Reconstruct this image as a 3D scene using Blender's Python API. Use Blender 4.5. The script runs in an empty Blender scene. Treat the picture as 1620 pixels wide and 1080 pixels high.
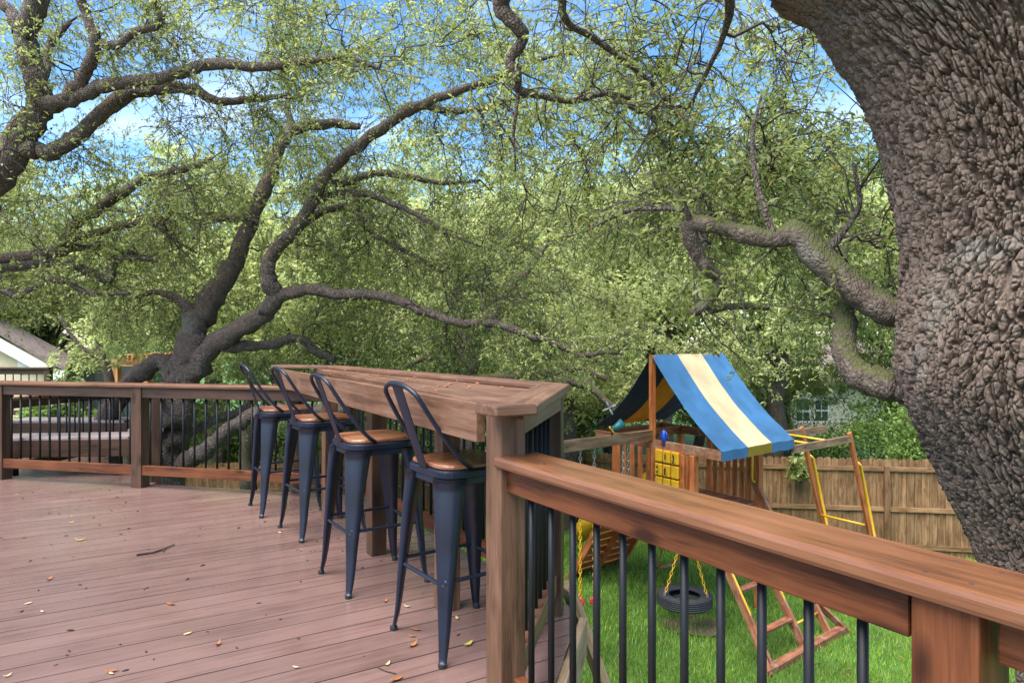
import bpy, math, random
import numpy as np
from mathutils import Vector, Matrix, noise

random.seed(7)
R = math.radians
S = bpy.context.scene
COL = S.collection

# ------------------------------------------------------------------ camera, sky, sun, exposure
EYE = 1.34
FPX = 1080.0
cam_d = bpy.data.cameras.new('camera')
cam = bpy.data.objects.new('camera', cam_d); COL.objects.link(cam)
cam_d.sensor_width = 36; cam_d.lens = 24; cam_d.clip_start = 0.05; cam_d.clip_end = 600
cam.location = (0, 0, EYE); cam.rotation_euler = (R(90), 0, 0)
S.camera = cam

SUN_EL, SUN_AZ = 62, 222        # azimuth clockwise from +Y: behind the camera, to the left
W = bpy.data.worlds.new('World'); S.world = W; W.use_nodes = True
nt = W.node_tree; nt.nodes.clear()
out = nt.nodes.new('ShaderNodeOutputWorld'); bg = nt.nodes.new('ShaderNodeBackground')
sky = nt.nodes.new('ShaderNodeTexSky'); sky.sky_type = 'NISHITA'; sky.sun_disc = False
sky.sun_elevation = R(SUN_EL); sky.sun_rotation = R(SUN_AZ); sky.air_density = 1.0; sky.ozone_density = 3.5; sky.dust_density = 0.2
tc = nt.nodes.new('ShaderNodeTexCoord'); nz = nt.nodes.new('ShaderNodeTexNoise')
mp = nt.nodes.new('ShaderNodeMapping'); mp.inputs['Scale'].default_value = (1, 1, 2.2); mp.inputs['Location'].default_value = (0.35, 0.2, 0.1)
nz.inputs['Scale'].default_value = 2.3; nz.inputs['Detail'].default_value = 7; nz.inputs['Roughness'].default_value = 0.55; nz.inputs['Distortion'].default_value = 0.3
cr = nt.nodes.new('ShaderNodeValToRGB'); cr.color_ramp.elements[0].position = 0.53; cr.color_ramp.elements[1].position = 0.9
mx = nt.nodes.new('ShaderNodeMix'); mx.data_type = 'RGBA'; mx.inputs[7].default_value = (6.6, 7.0, 7.8, 1)
L = nt.links.new
L(tc.outputs['Generated'], mp.inputs['Vector']); L(mp.outputs['Vector'], nz.inputs['Vector']); L(nz.outputs['Fac'], cr.inputs['Fac'])
hsv = nt.nodes.new('ShaderNodeHueSaturation'); hsv.inputs['Saturation'].default_value = 1.2
L(sky.outputs['Color'], hsv.inputs['Color'])
L(cr.outputs['Color'], mx.inputs[0]); L(hsv.outputs['Color'], mx.inputs[6]); L(mx.outputs[2], bg.inputs['Color'])
bg.inputs['Strength'].default_value = 0.1
L(bg.outputs['Background'], out.inputs['Surface'])

sun_d = bpy.data.lights.new('sun', 'SUN'); sun_d.energy = 3.7; sun_d.angle = R(60); sun_d.color = (1.0, 0.94, 0.84)
sun = bpy.data.objects.new('sun', sun_d); COL.objects.link(sun)
sdir = Vector((math.sin(R(SUN_AZ)) * math.cos(R(SUN_EL)), math.cos(R(SUN_AZ)) * math.cos(R(SUN_EL)), math.sin(R(SUN_EL))))
sun.rotation_euler = (-sdir).to_track_quat('-Z', 'Y').to_euler()
vs = S.view_settings
vs.view_transform = 'Standard'; vs.look = 'None'; vs.gamma = 1; vs.use_curve_mapping = False; vs.exposure = 1.72
S.render.engine = 'CYCLES'
S.cycles.use_denoising = True
S.cycles.max_bounces = 10; S.cycles.diffuse_bounces = 7; S.cycles.transmission_bounces = 8; S.cycles.transparent_max_bounces = 8

# ------------------------------------------------------------------ helpers
def at(px, py, z):
    d = FPX * (EYE - z) / (py - 540.0)
    return Vector(((px - 810) / FPX * d, d, z))
def atd(px, py, d):
    return Vector(((px - 810) / FPX * d, d, EYE - (py - 540.0) / FPX * d))
def tag(o, label=None, cat=None, group=None, kind=None):
    if label: o['label'] = label
    if cat: o['category'] = cat
    if group: o['group'] = group
    if kind: o['kind'] = kind
    return o
def wloc(o):
    v = Vector((0, 0, 0))
    while o is not None:
        v = v + o.location; o = o.parent
    return v
def empty(name, loc=(0, 0, 0), label=None, cat=None, group=None, kind=None):
    o = bpy.data.objects.new(name, None); o.empty_display_size = 0.1
    o.location = loc; COL.objects.link(o)
    return tag(o, label, cat, group, kind)
def link(name, me, mat=None, parent=None, loc=None, rot=None):
    o = bpy.data.objects.new(name, me); COL.objects.link(o)
    if mat is not None and not me.materials: me.materials.append(mat)
    if parent is not None: o.parent = parent
    M = Matrix.Translation(Vector(loc) if loc is not None else Vector((0, 0, 0)))
    if parent is not None:
        pw = parent_matrix(parent); M = pw.inverted() @ (M @ (rot.to_4x4() if rot is not None else Matrix()))
    elif rot is not None: M = M @ rot.to_4x4()
    o.matrix_basis = M
    return o
def parent_matrix(o):
    M = Matrix()
    while o is not None:
        M = o.matrix_basis @ M; o = o.parent
    return M
def bevel(o, w=0.004, seg=2):
    m = o.modifiers.new('bevel', 'BEVEL'); m.width = w; m.segments = seg; m.limit_method = 'ANGLE'; m.angle_limit = R(40)
    return o
def mesh(name, v, f, smooth=False):
    me = bpy.data.meshes.new(name); me.from_pydata([tuple(p) for p in v], [], f); me.update()
    if smooth:
        me.polygons.foreach_set('use_smooth', [True] * len(me.polygons))
    return me
def np_mesh(name, V, F, smooth=False):
    """V (n,3) F (m,k) arrays, fast."""
    me = bpy.data.meshes.new(name); V = np.asarray(V, dtype=np.float32); F = np.asarray(F, dtype=np.int32)
    n, m, k = len(V), F.shape[0], F.shape[1]
    me.vertices.add(n); me.vertices.foreach_set('co', V.ravel())
    me.loops.add(m * k); me.loops.foreach_set('vertex_index', F.ravel())
    me.polygons.add(m); me.polygons.foreach_set('loop_start', np.arange(0, m * k, k, dtype=np.int32))
    me.polygons.foreach_set('loop_total', np.full(m, k, dtype=np.int32))
    if smooth: me.polygons.foreach_set('use_smooth', np.ones(m, dtype=bool))
    me.update(calc_edges=True); me.validate()
    return me
BOX_F = [(0, 3, 2, 1), (4, 5, 6, 7), (0, 1, 5, 4), (1, 2, 6, 5), (2, 3, 7, 6), (3, 0, 4, 7)]
def box_v(x0, x1, y0, y1, z0, z1):
    return [(x0, y0, z0), (x1, y0, z0), (x1, y1, z0), (x0, y1, z0), (x0, y0, z1), (x1, y0, z1), (x1, y1, z1), (x0, y1, z1)]
class MB:
    def __init__(s): s.v = []; s.f = []
    def add(s, v, f):
        b = len(s.v); s.v += [tuple(p) for p in v]; s.f += [tuple(i + b for i in q) for q in f]; return s
    def box(s, x0, x1, y0, y1, z0, z1): return s.add(box_v(x0, x1, y0, y1, z0, z1), BOX_F)
    def tube(s, pts, rad, n=8, cap=True):
        pts = [Vector(p) for p in pts]; k = len(pts)
        if not hasattr(rad, '__len__'): rad = [rad] * k
        b = len(s.v); ref = None
        for i, p in enumerate(pts):
            t = (pts[min(i + 1, k - 1)] - pts[max(i - 1, 0)]).normalized()
            if ref is None:
                ref = Vector((0, 0, 1)) if abs(t.z) < 0.9 else Vector((1, 0, 0))
            u = (ref - t * ref.dot(t)).normalized(); w = t.cross(u); ref = u
            for j in range(n):
                a = 2 * math.pi * j / n
                s.v.append(tuple(p + (u * math.cos(a) + w * math.sin(a)) * rad[i]))
        for i in range(k - 1):
            for j in range(n):
                s.f.append((b + i * n + j, b + i * n + (j + 1) % n, b + (i + 1) * n + (j + 1) % n, b + (i + 1) * n + j))
        if cap:
            s.f.append(tuple(b + j for j in range(n))[::-1]); s.f.append(tuple(b + (k - 1) * n + j for j in range(n)))
        return s
    def lathe(s, prof, n=24, c=(0, 0, 0), close=False):
        b = len(s.v); k = len(prof)
        for i in range(n):
            a = 2 * math.pi * i / n
            for r, z in prof: s.v.append((c[0] + r * math.cos(a), c[1] + r * math.sin(a), c[2] + z))
        for i in range(n):
            i2 = (i + 1) % n
            for j in range(k if close else k - 1):
                j2 = (j + 1) % k
                s.f.append((b + i * k + j, b + i2 * k + j, b + i2 * k + j2, b + i * k + j2))
        return s
    def build(s, name, mat, parent=None, smooth=False, loc=None):
        """vertices are in world space (or in the parent's space if the parent sits at the origin)"""
        o0 = parent_matrix(parent).translation if parent is not None else (Vector(loc) if loc is not None else Vector((0, 0, 0)))
        me = mesh(name, [(Vector(p) - o0) for p in s.v], s.f, smooth)
        o = bpy.data.objects.new(name, me); COL.objects.link(o); me.materials.append(mat)
        if parent is not None: o.parent = parent
        else: o.location = o0
        return o
def axes(x, up):
    x = Vector(x).normalized(); up = Vector(up); z = (up - x * up.dot(x)).normalized(); y = z.cross(x)
    return Matrix((x, y, z)).transposed()
def board(name, p0, p1, w, h, mat, parent=None, up=(0, 0, 1), bev=0.004, ext=0.0):
    """a length of timber from p0 to p1, w across, h along 'up'; its grain runs along local x"""
    p0, p1 = Vector(p0), Vector(p1); l = (p1 - p0).length + ext * 2
    me = mesh(name, box_v(-l / 2, l / 2, -w / 2, w / 2, -h / 2, h / 2), BOX_F)
    o = link(name, me, mat, parent, (p0 + p1) / 2, axes(p1 - p0, up))
    if bev: bevel(o, bev)
    return o
def prism(name, poly, z0, z1, dirx, mat, parent=None, bev=0.003):
    """a flat piece with a plan outline (world xy), grain along dirx"""
    c = sum((Vector((p[0], p[1], 0)) for p in poly), Vector()) / len(poly); c.z = (z0 + z1) / 2
    rot = axes((dirx[0], dirx[1], 0), (0, 0, 1)); inv = rot.inverted()
    a2 = sum(poly[i][0] * poly[(i + 1) % len(poly)][1] - poly[(i + 1) % len(poly)][0] * poly[i][1] for i in range(len(poly)))
    if a2 < 0: poly = poly[::-1]
    n = len(poly)
    v = [inv @ (Vector((p[0], p[1], z0)) - c) for p in poly] + [inv @ (Vector((p[0], p[1], z1)) - c) for p in poly]
    f = [tuple(range(n))[::-1], tuple(range(n, 2 * n))] + [(i, (i + 1) % n, n + (i + 1) % n, n + i) for i in range(n)]
    o = link(name, mesh(name, v, f), mat, parent, c, rot)
    if bev: bevel(o, bev)
    return o
def clip(poly, p, nrm):
    """keep the part of poly with (q-p).nrm <= 0"""
    outp = []
    for i in range(len(poly)):
        a, b = poly[i], poly[(i + 1) % len(poly)]
        da = (a[0] - p[0]) * nrm[0] + (a[1] - p[1]) * nrm[1]; db = (b[0] - p[0]) * nrm[0] + (b[1] - p[1]) * nrm[1]
        if da <= 0: outp.append(a)
        if (da < 0 < db) or (db < 0 < da):
            t = da / (da - db); outp.append((a[0] + (b[0] - a[0]) * t, a[1] + (b[1] - a[1]) * t))
    return outp
def V2(v): return Vector((v[0], v[1], 0))

# ------------------------------------------------------------------ materials
def new_mat(name):
    m = bpy.data.materials.new(name); m.use_nodes = True
    return m, m.node_tree, m.node_tree.nodes['Principled BSDF']
def N(t, kind, **kw):
    n = t.nodes.new(kind)
    for k, v in kw.items():
        if k in n.inputs: n.inputs[k].default_value = v
        else: setattr(n, k, v)
    return n
def ramp(t, cols):
    r = t.nodes.new('ShaderNodeValToRGB'); e = r.color_ramp.elements
    while len(e) < len(cols): e.new(0.5)
    for i, (p, c) in enumerate(cols): e[i].position = p; e[i].color = (*c, 1)
    return r
def plain(name, col, rough=0.5, metal=0.0, var=0.12, scale=8, bump=0.0, spec=0.5):
    m, t, b = new_mat(name)
    tcn = N(t, 'ShaderNodeTexCoord'); nn = N(t, 'ShaderNodeTexNoise', Scale=scale, Detail=5.0)
    t.links.new(tcn.outputs['Object'], nn.inputs['Vector'])
    r = ramp(t, [(0.3, [c * (1 - var) for c in col]), (0.7, [min(1, c * (1 + var)) for c in col])])
    t.links.new(nn.outputs['Fac'], r.inputs['Fac']); t.links.new(r.outputs['Color'], b.inputs['Base Color'])
    b.inputs['Roughness'].default_value = rough; b.inputs['Metallic'].default_value = metal; b.inputs['Specular IOR Level'].default_value = spec
    if bump:
        bp = N(t, 'ShaderNodeBump', Strength=bump, Distance=0.01); n2 = N(t, 'ShaderNodeTexNoise', Scale=scale * 8, Detail=4.0)
        t.links.new(tcn.outputs['Object'], n2.inputs['Vector']); t.links.new(n2.outputs['Fac'], bp.inputs['Height']); t.links.new(bp.outputs['Normal'], b.inputs['Normal'])
    return m
def timber(name, dark, mid, light, rough=0.5, grain=26, knots=0.0, bump=0.25, spec=0.4, wear=None, tone=0.25):
    """wood with its grain along the object's local x; each piece gets its own offset and tone"""
    m, t, b = new_mat(name); lk = t.links.new
    tcn = N(t, 'ShaderNodeTexCoord'); oi = N(t, 'ShaderNodeObjectInfo')
    off = N(t, 'ShaderNodeMath', operation='MULTIPLY'); off.inputs[1].default_value = 37.0; lk(oi.outputs['Random'], off.inputs[0])
    cx = N(t, 'ShaderNodeCombineXYZ'); lk(off.outputs[0], cx.inputs[0]); lk(off.outputs[0], cx.inputs[1])
    add = N(t, 'ShaderNodeVectorMath', operation='ADD'); lk(tcn.outputs['Object'], add.inputs[0]); lk(cx.outputs[0], add.inputs[1])
    mpn = N(t, 'ShaderNodeMapping'); mpn.inputs['Scale'].default_value = (1.6, grain, grain); lk(add.outputs[0], mpn.inputs['Vector'])
    n1 = N(t, 'ShaderNodeTexNoise', Scale=1.0, Detail=6.0, Roughness=0.6, Distortion=0.6); lk(mpn.outputs['Vector'], n1.inputs['Vector'])
    mp2 = N(t, 'ShaderNodeMapping'); mp2.inputs['Scale'].default_value = (10.0, grain * 9, grain * 9); lk(add.outputs[0], mp2.inputs['Vector'])
    n2 = N(t, 'ShaderNodeTexNoise', Scale=1.0, Detail=3.0); lk(mp2.outputs['Vector'], n2.inputs['Vector'])
    n3 = N(t, 'ShaderNodeTexNoise', Scale=3.2, Detail=3.0); lk(add.outputs[0], n3.inputs['Vector'])
    a1 = N(t, 'ShaderNodeMath', operation='MULTIPLY_ADD'); lk(n2.outputs['Fac'], a1.inputs[0]); a1.inputs[1].default_value = 0.45; lk(n1.outputs['Fac'], a1.inputs[2])
    a2 = N(t, 'ShaderNodeMath', operation='MULTIPLY_ADD'); lk(n3.outputs['Fac'], a2.inputs[0]); a2.inputs[1].default_value = 0.5; lk(a1.outputs[0], a2.inputs[2])
    r = ramp(t, [(0.62, dark), (0.93, mid), (1.0, mid), (1.0, light)]); r.color_ramp.elements[2].position = 1.0; r.color_ramp.elements[3].position = 1.0
    mr = N(t, 'ShaderNodeMapRange'); lk(a2.outputs[0], mr.inputs[0]); mr.inputs[1].default_value = 0.62; mr.inputs[2].default_value = 1.32
    r = ramp(t, [(0.2, [c * .8 for c in dark]), (0.5, mid), (0.8, light)]); lk(mr.outputs[0], r.inputs['Fac'])
    col = r.outputs['Color']
    if knots:
        mk = N(t, 'ShaderNodeMapping'); mk.inputs['Scale'].default_value = (3.4, 9.0, 9.0); lk(add.outputs[0], mk.inputs['Vector'])
        vo = N(t, 'ShaderNodeTexVoronoi', Scale=1.0, Randomness=1.0); lk(mk.outputs['Vector'], vo.inputs['Vector'])
        kr = ramp(t, [(0.1, (1, 1, 1)), (0.24, (0, 0, 0))]); lk(vo.outputs['Distance'], kr.inputs['Fac'])
        km = N(t, 'ShaderNodeMath', operation='MULTIPLY'); lk(kr.outputs['Color'], km.inputs[0]); km.inputs[1].default_value = knots
        mk2 = N(t, 'ShaderNodeMix', data_type='RGBA'); mk2.inputs[7].default_value = (*[c * 0.35 for c in dark], 1)
        lk(km.outputs[0], mk2.inputs[0]); lk(col, mk2.inputs[6]); col = mk2.outputs[2]
    hs = N(t, 'ShaderNodeHueSaturation'); mv = N(t, 'ShaderNodeMapRange'); lk(oi.outputs['Random'], mv.inputs[0])
    mv.inputs[3].default_value = 1 - tone; mv.inputs[4].default_value = 1 + tone; lk(mv.outputs[0], hs.inputs['Value']); lk(col, hs.inputs['Color'])
    col = hs.outputs['Color']
    if wear:
        nw = N(t, 'ShaderNodeTexNoise', Scale=4.0, Detail=8.0, Roughness=0.7); lk(add.outputs[0], nw.inputs['Vector'])
        wr = ramp(t, [(0.5, (0, 0, 0)), (0.68, (1, 1, 1))]); lk(nw.outputs['Fac'], wr.inputs['Fac'])
        mw = N(t, 'ShaderNodeMix', data_type='RGBA'); mw.inputs[7].default_value = (*wear, 1)
        lk(wr.outputs['Color'], mw.inputs[0]); lk(col, mw.inputs[6]); col = mw.outputs[2]
    lk(col, b.inputs['Base Color'])
    rr = N(t, 'ShaderNodeMapRange'); lk(n3.outputs['Fac'], rr.inputs[0]); rr.inputs[1].default_value = 0.3; rr.inputs[2].default_value = 0.7
    rr.inputs[3].default_value = rough * 0.8; rr.inputs[4].default_value = rough * 1.2; lk(rr.outputs[0], b.inputs['Roughness'])
    b.inputs['Specular IOR Level'].default_value = spec
    bp = N(t, 'ShaderNodeBump', Strength=bump, Distance=0.003); lk(a1.outputs[0], bp.inputs['Height']); lk(bp.outputs['Normal'], b.inputs['Normal'])
    return m
def bark(name, dark, mid, light, moss=0.0, scale=1.0, plates=True):
    m, t, b = new_mat(name); lk = t.links.new
    tcn = N(t, 'ShaderNodeTexCoord')
    mpn = N(t, 'ShaderNodeMapping'); mpn.inputs['Scale'].default_value = (22 * scale, 22 * scale, 14 * scale); lk(tcn.outputs['Object'], mpn.inputs['Vector'])
    n1 = N(t, 'ShaderNodeTexNoise', Scale=1.0, Detail=6.0, Roughness=0.65, Distortion=0.4); lk(mpn.outputs['Vector'], n1.inputs['Vector'])
    vo = N(t, 'ShaderNodeTexVoronoi', feature='DISTANCE_TO_EDGE', Scale=1.2); lk(mpn.outputs['Vector'], vo.inputs['Vector'])
    n2 = N(t, 'ShaderNodeTexNoise', Scale=2.0, Detail=4.0); lk(tcn.outputs['Object'], n2.inputs['Vector'])
    r = ramp(t, [(0.3, dark), (0.52, mid), (0.75, light)]); lk(n1.outputs['Fac'], r.inputs['Fac'])
    col = r.outputs['Color']
    lr = ramp(t, [(0.6, (0, 0, 0)), (0.72, (1, 1, 1))]); lk(n2.outputs['Fac'], lr.inputs['Fac'])
    ml = N(t, 'ShaderNodeMix', data_type='RGBA'); ml.inputs[7].default_value = (0.27, 0.28, 0.24, 1)
    mm = N(t, 'ShaderNodeMath', operation='MULTIPLY'); lk(lr.outputs['Color'], mm.inputs[0]); lk(n1.outputs['Fac'], mm.inputs[1])
    lk(mm.outputs[0], ml.inputs[0]); lk(col, ml.inputs[6]); col = ml.outputs[2]
    if moss:
        g = N(t, 'ShaderNodeNewGeometry'); sx = N(t, 'ShaderNodeSeparateXYZ'); lk(g.outputs['Normal'], sx.inputs[0])
        a = N(t, 'ShaderNodeMath', operation='ADD'); lk(sx.outputs[2], a.inputs[0]); lk(n2.outputs['Fac'], a.inputs[1])
        mr = ramp(t, [(0.65, (0, 0, 0)), (0.95, (moss, moss, moss))]); lk(a.outputs[0], mr.inputs['Fac'])
        mo = N(t, 'ShaderNodeMix', data_type='RGBA'); mo.inputs[7].default_value = (0.085, 0.1, 0.022, 1)
        lk(mr.outputs['Color'], mo.inputs[0]); lk(col, mo.inputs[6]); col = mo.outputs[2]
    lk(col, b.inputs['Base Color']); b.inputs['Roughness'].default_value = 0.85; b.inputs['Specular IOR Level'].default_value = 0.25
    hh = N(t, 'ShaderNodeMath', operation='MULTIPLY_ADD'); vm = N(t, 'ShaderNodeMath', operation='MINIMUM'); lk(vo.outputs['Distance'], vm.inputs[0]); vm.inputs[1].default_value = 0.22
    lk(vm.outputs[0], hh.inputs[0]); hh.inputs[1].default_value = 3.0 if plates else 0.0; lk(n1.outputs['Fac'], hh.inputs[2])
    bp = N(t, 'ShaderNodeBump', Strength=(0.6 if moss else 1.0) if plates else .8, Distance=(0.016 if moss else .025) if plates else 0.008); lk(hh.outputs[0], bp.inputs['Height']); lk(bp.outputs['Normal'], b.inputs['Normal'])
    return m
def leaf_mat(name, cols, trans=0.48, rough=0.38):
    m, t, b = new_mat(name); lk = t.links.new
    g = N(t, 'ShaderNodeNewGeometry')
    r = ramp(t, cols); lk(g.outputs['Random Per Island'], r.inputs['Fac'])
    tcn = N(t, 'ShaderNodeTexCoord'); nn = N(t, 'ShaderNodeTexNoise', Scale=0.9, Detail=2.0); lk(tcn.outputs['Object'], nn.inputs['Vector'])
    hs = N(t, 'ShaderNodeHueSaturation'); mv = N(t, 'ShaderNodeMapRange'); lk(nn.outputs['Fac'], mv.inputs[0])
    mv.inputs[1].default_value = 0.3; mv.inputs[2].default_value = 0.7; mv.inputs[3].default_value = 0.7; mv.inputs[4].default_value = 1.35
    lk(mv.outputs[0], hs.inputs['Value']); lk(r.outputs['Color'], hs.inputs['Color'])
    lk(hs.outputs['Color'], b.inputs['Base Color']); b.inputs['Roughness'].default_value = rough; b.inputs['Specular IOR Level'].default_value = 0.5
    tr = N(t, 'ShaderNodeBsdfTranslucent'); h2 = N(t, 'ShaderNodeHueSaturation', Saturation=1.1, Value=1.5); lk(hs.outputs['Color'], h2.inputs['Color']); lk(h2.outputs['Color'], tr.inputs['Color'])
    ms = N(t, 'ShaderNodeMixShader'); ms.inputs[0].default_value = trans
    lk(b.outputs['BSDF'], ms.inputs[1]); lk(tr.outputs['BSDF'], ms.inputs[2]); lk(ms.outputs['Shader'], t.nodes['Material Output'].inputs['Surface'])
    return m
M = {}
M['stain'] = timber('stained_cedar', (0.0464, 0.0142, 0.0057), (0.1011, 0.0316, 0.0113), (0.1498, 0.05, 0.0188), rough=0.5, grain=24, knots=0.85, bump=0.2, spec=0.25, tone=0.12)
M['stain_dark'] = timber('dark_stained_cedar', (0.0271, 0.0123, 0.0066), (0.0528, 0.0236, 0.0123), (0.0781, 0.0359, 0.019), rough=0.5, grain=24, knots=0.8, bump=0.2, tone=0.14)
M['postwood'] = timber('brown_post_wood', (0.0616, 0.0318, 0.018), (0.1232, 0.0636, 0.037), (0.1792, 0.0975, 0.06), rough=0.55, grain=22, knots=0.7, bump=0.25, spec=0.25, tone=0.08)
M['cap'] = timber('rail_cap_wood', (0.1, 0.038, 0.015), (0.152, 0.061, 0.026), (0.188, 0.081, 0.038), rough=0.36, grain=30, knots=0.25, bump=0.22, spec=0.55, tone=0.08)
M['bartop'] = timber('weathered_bar_wood', (0.0886, 0.0399, 0.0237), (0.1402, 0.0674, 0.0412), (0.1993, 0.1066, 0.0686), rough=0.42, grain=34, knots=0.25, bump=0.3, tone=0.08)
M['deck'] = timber('composite_decking', (0.128, 0.075, 0.064), (0.145, 0.087, 0.076), (0.16, 0.098, 0.087), rough=0.24, grain=40, bump=0.06, spec=0.5, tone=0.09)
M['fence'] = timber('fence_cedar', (0.1032, 0.054, 0.0241), (0.1718, 0.096, 0.0454), (0.2577, 0.1575, 0.0816), rough=0.8, grain=16, knots=0.5, bump=0.4, spec=0.2, tone=0.22)
M['redwood'] = timber('redwood_stain', (0.209, 0.0538, 0.016), (0.385, 0.1064, 0.031), (0.506, 0.1736, 0.058), rough=0.55, grain=22, knots=0.5, tone=0.14)
M['redworn'] = timber('worn_redwood', (0.132, 0.0427, 0.0192), (0.242, 0.0855, 0.04), (0.33, 0.1425, 0.072), rough=0.7, grain=20, knots=0.6, tone=0.15, wear=(0.33, 0.24, 0.17))
M['playbeam'] = timber('weathered_beam', (0.11, 0.06, 0.032), (0.19, 0.105, 0.055), (0.28, 0.18, 0.11), rough=0.7, grain=18, knots=0.7, tone=0.1)
M['palewood'] = timber('pale_raw_wood', (0.25, 0.15, 0.085), (0.36, 0.24, 0.15), (0.46, 0.34, 0.23), rough=0.75, grain=18, knots=0.6, tone=0.1)
M['seatwood'] = timber('varnished_seat_wood', (0.1, 0.036, 0.018), (0.2, 0.078, 0.037), (0.3, 0.14, 0.075), rough=0.3, grain=16, bump=0.12, spec=0.55, tone=0.08)
M['benchwood'] = timber('grey_bench_boards', (0.18, 0.135, 0.126), (0.27, 0.216, 0.207), (0.36, 0.306, 0.297), rough=0.5, grain=30, tone=0.08)
M['pergola'] = timber('orange_pergola_wood', (0.3, 0.12, 0.04), (0.42, 0.19, 0.07), (0.52, 0.27, 0.12), rough=0.6, grain=12, tone=0.1)
M['black'] = plain('black_powder_coat', (0.006, 0.0065, 0.008), rough=0.5, spec=0.3, var=0.2, scale=20)
M['navy'] = plain('navy_painted_steel', (0.005, 0.008, 0.02), rough=0.4, metal=0.0, var=0.35, scale=9, spec=0.45)
M['rubber'] = plain('rubber', (0.012, 0.012, 0.013), rough=0.7)
M['tire'] = plain('tyre_rubber', (0.03, 0.031, 0.036), rough=0.75, var=0.25, scale=12, bump=0.2)
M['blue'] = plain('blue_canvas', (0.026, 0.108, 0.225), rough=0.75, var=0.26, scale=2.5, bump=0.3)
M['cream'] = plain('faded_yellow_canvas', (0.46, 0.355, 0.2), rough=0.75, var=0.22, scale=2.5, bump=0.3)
M['navycloth'] = plain('navy_canvas_backlit', (0.016, 0.03, 0.11), rough=0.8, var=0.2, scale=5)  # inside of the far slope; raised to stand in for daylight through cloth
M['valance'] = plain('yellow_valance_canvas', (0.4, 0.27, 0.03), rough=0.75, var=0.1, scale=5)
M['orange'] = plain('orange_canvas_backlit', (0.85, 0.3, 0.03), rough=0.8, var=0.1, scale=5)  # backlit glow put into the base colour; the canvas passes no light
M['yellow'] = plain('yellow_plastic', (0.6, 0.33, 0.015), rough=0.35, var=0.1, scale=6)
M['red'] = plain('red_plastic', (0.6, 0.03, 0.05), rough=0.35)
M['teal'] = plain('teal_plastic', (0.01, 0.12, 0.14), rough=0.35)
M['bluetoy'] = plain('blue_plastic', (0.01, 0.06, 0.4), rough=0.35)
M['steel'] = plain('galvanised_chain', (0.45, 0.45, 0.46), rough=0.4, metal=0.9)
M['ink'] = plain('black_marking', (0.012, 0.011, 0.01), rough=0.6)
M['white'] = plain('white_paint', (0.72, 0.7, 0.66), rough=0.6, var=0.05)
M['siding'] = plain('cream_siding', (0.56, 0.44, 0.3), rough=0.8, var=0.06)
M['shingle'] = plain('brown_shingles', (0.16, 0.12, 0.115), rough=0.9, var=0.35, scale=10, bump=0.6)
M['brick'] = plain('grey_pink_brick', (0.3, 0.24, 0.23), rough=0.9, var=0.25, scale=14, bump=0.4)
M['stone'] = plain('buff_stone', (0.6, 0.54, 0.45), rough=0.9, var=0.3, scale=6, bump=0.6)
M['glass'] = plain('window_glass', (0.05, 0.06, 0.07), rough=0.08, var=0.1, spec=0.8)
M['soil'] = plain('brown_soil', (0.1, 0.07, 0.045), rough=0.95, var=0.4, scale=3, bump=0.5)
M['dryleaf'] = plain('dry_brown_leaf', (0.28, 0.1, 0.03), rough=0.6, var=0.4, scale=30)
M['paleleaf'] = plain('dry_tan_leaf', (0.5, 0.38, 0.2), rough=0.6, var=0.25, scale=30)
M['yelleaf'] = plain('yellowing_leaf', (0.4, 0.33, 0.06), rough=0.6, var=0.2, scale=30)
M['darkbit'] = plain('dark_twig_bits', (0.035, 0.02, 0.014), rough=0.8, var=0.4, scale=30)
M['bark'] = bark('oak_bark', (0.075, 0.056, 0.046), (0.17, 0.13, 0.108), (0.3, 0.245, 0.21), scale=1.7)
M['bark_moss'] = bark('mossy_oak_bark', (0.06, 0.044, 0.034), (0.13, 0.098, 0.076), (0.25, 0.21, 0.17), moss=0.7, scale=2.0)
M['bigbark'] = bark('ridged_oak_bark', (0.085, 0.06, 0.046), (0.165, 0.12, 0.095), (0.29, 0.228, 0.19), scale=5.0, plates=False)
M['bark_far'] = bark('far_bark', (0.07, 0.055, 0.04), (0.12, 0.095, 0.07), (0.18, 0.15, 0.11))
M['twig'] = plain('twig_bark', (0.05, 0.037, 0.03), rough=0.85, var=0.3, scale=5)
M['leaf'] = leaf_mat('oak_leaves', [(0.0, (0.125, 0.16, 0.044)), (0.4, (0.225, 0.268, 0.084)), (0.8, (0.325, 0.365, 0.135)), (0.985, (0.39, 0.41, 0.2)), (1.0, (0.33, 0.14, 0.04))])
M['leaf_far'] = leaf_mat('far_oak_leaves_hazed', [(0.0, (0.23, 0.265, 0.1)), (0.5, (0.35, 0.39, 0.165)), (1.0, (0.45, 0.485, 0.23))], trans=0.5, rough=0.45)  # paler than the near leaves: albedo raised in place of haze
M['leaf_bright'] = leaf_mat('bright_shrub_leaves', [(0.0, (0.1, 0.165, 0.035)), (0.5, (0.18, 0.27, 0.07)), (1.0, (0.27, 0.36, 0.12))], trans=0.4)
M['grass'] = leaf_mat('lawn_blades', [(0.0, (0.11, 0.2, 0.02)), (0.5, (0.2, 0.33, 0.04)), (1.0, (0.31, 0.43, 0.085))], trans=0.3, rough=0.5)
m_, t_, b_ = new_mat('lawn'); tt = N(t_, 'ShaderNodeTexCoord'); n_ = N(t_, 'ShaderNodeTexNoise', Scale=1.5, Detail=8.0); rr_ = ramp(t_, [(0.3, (0.03, 0.085, 0.012)), (0.7, (0.075, 0.17, 0.025))])
t_.links.new(tt.outputs['Object'], n_.inputs['Vector']); t_.links.new(n_.outputs['Fac'], rr_.inputs['Fac']); t_.links.new(rr_.outputs['Color'], b_.inputs['Base Color']); b_.inputs['Roughness'].default_value = 0.9
M['lawn'] = m_

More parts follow.
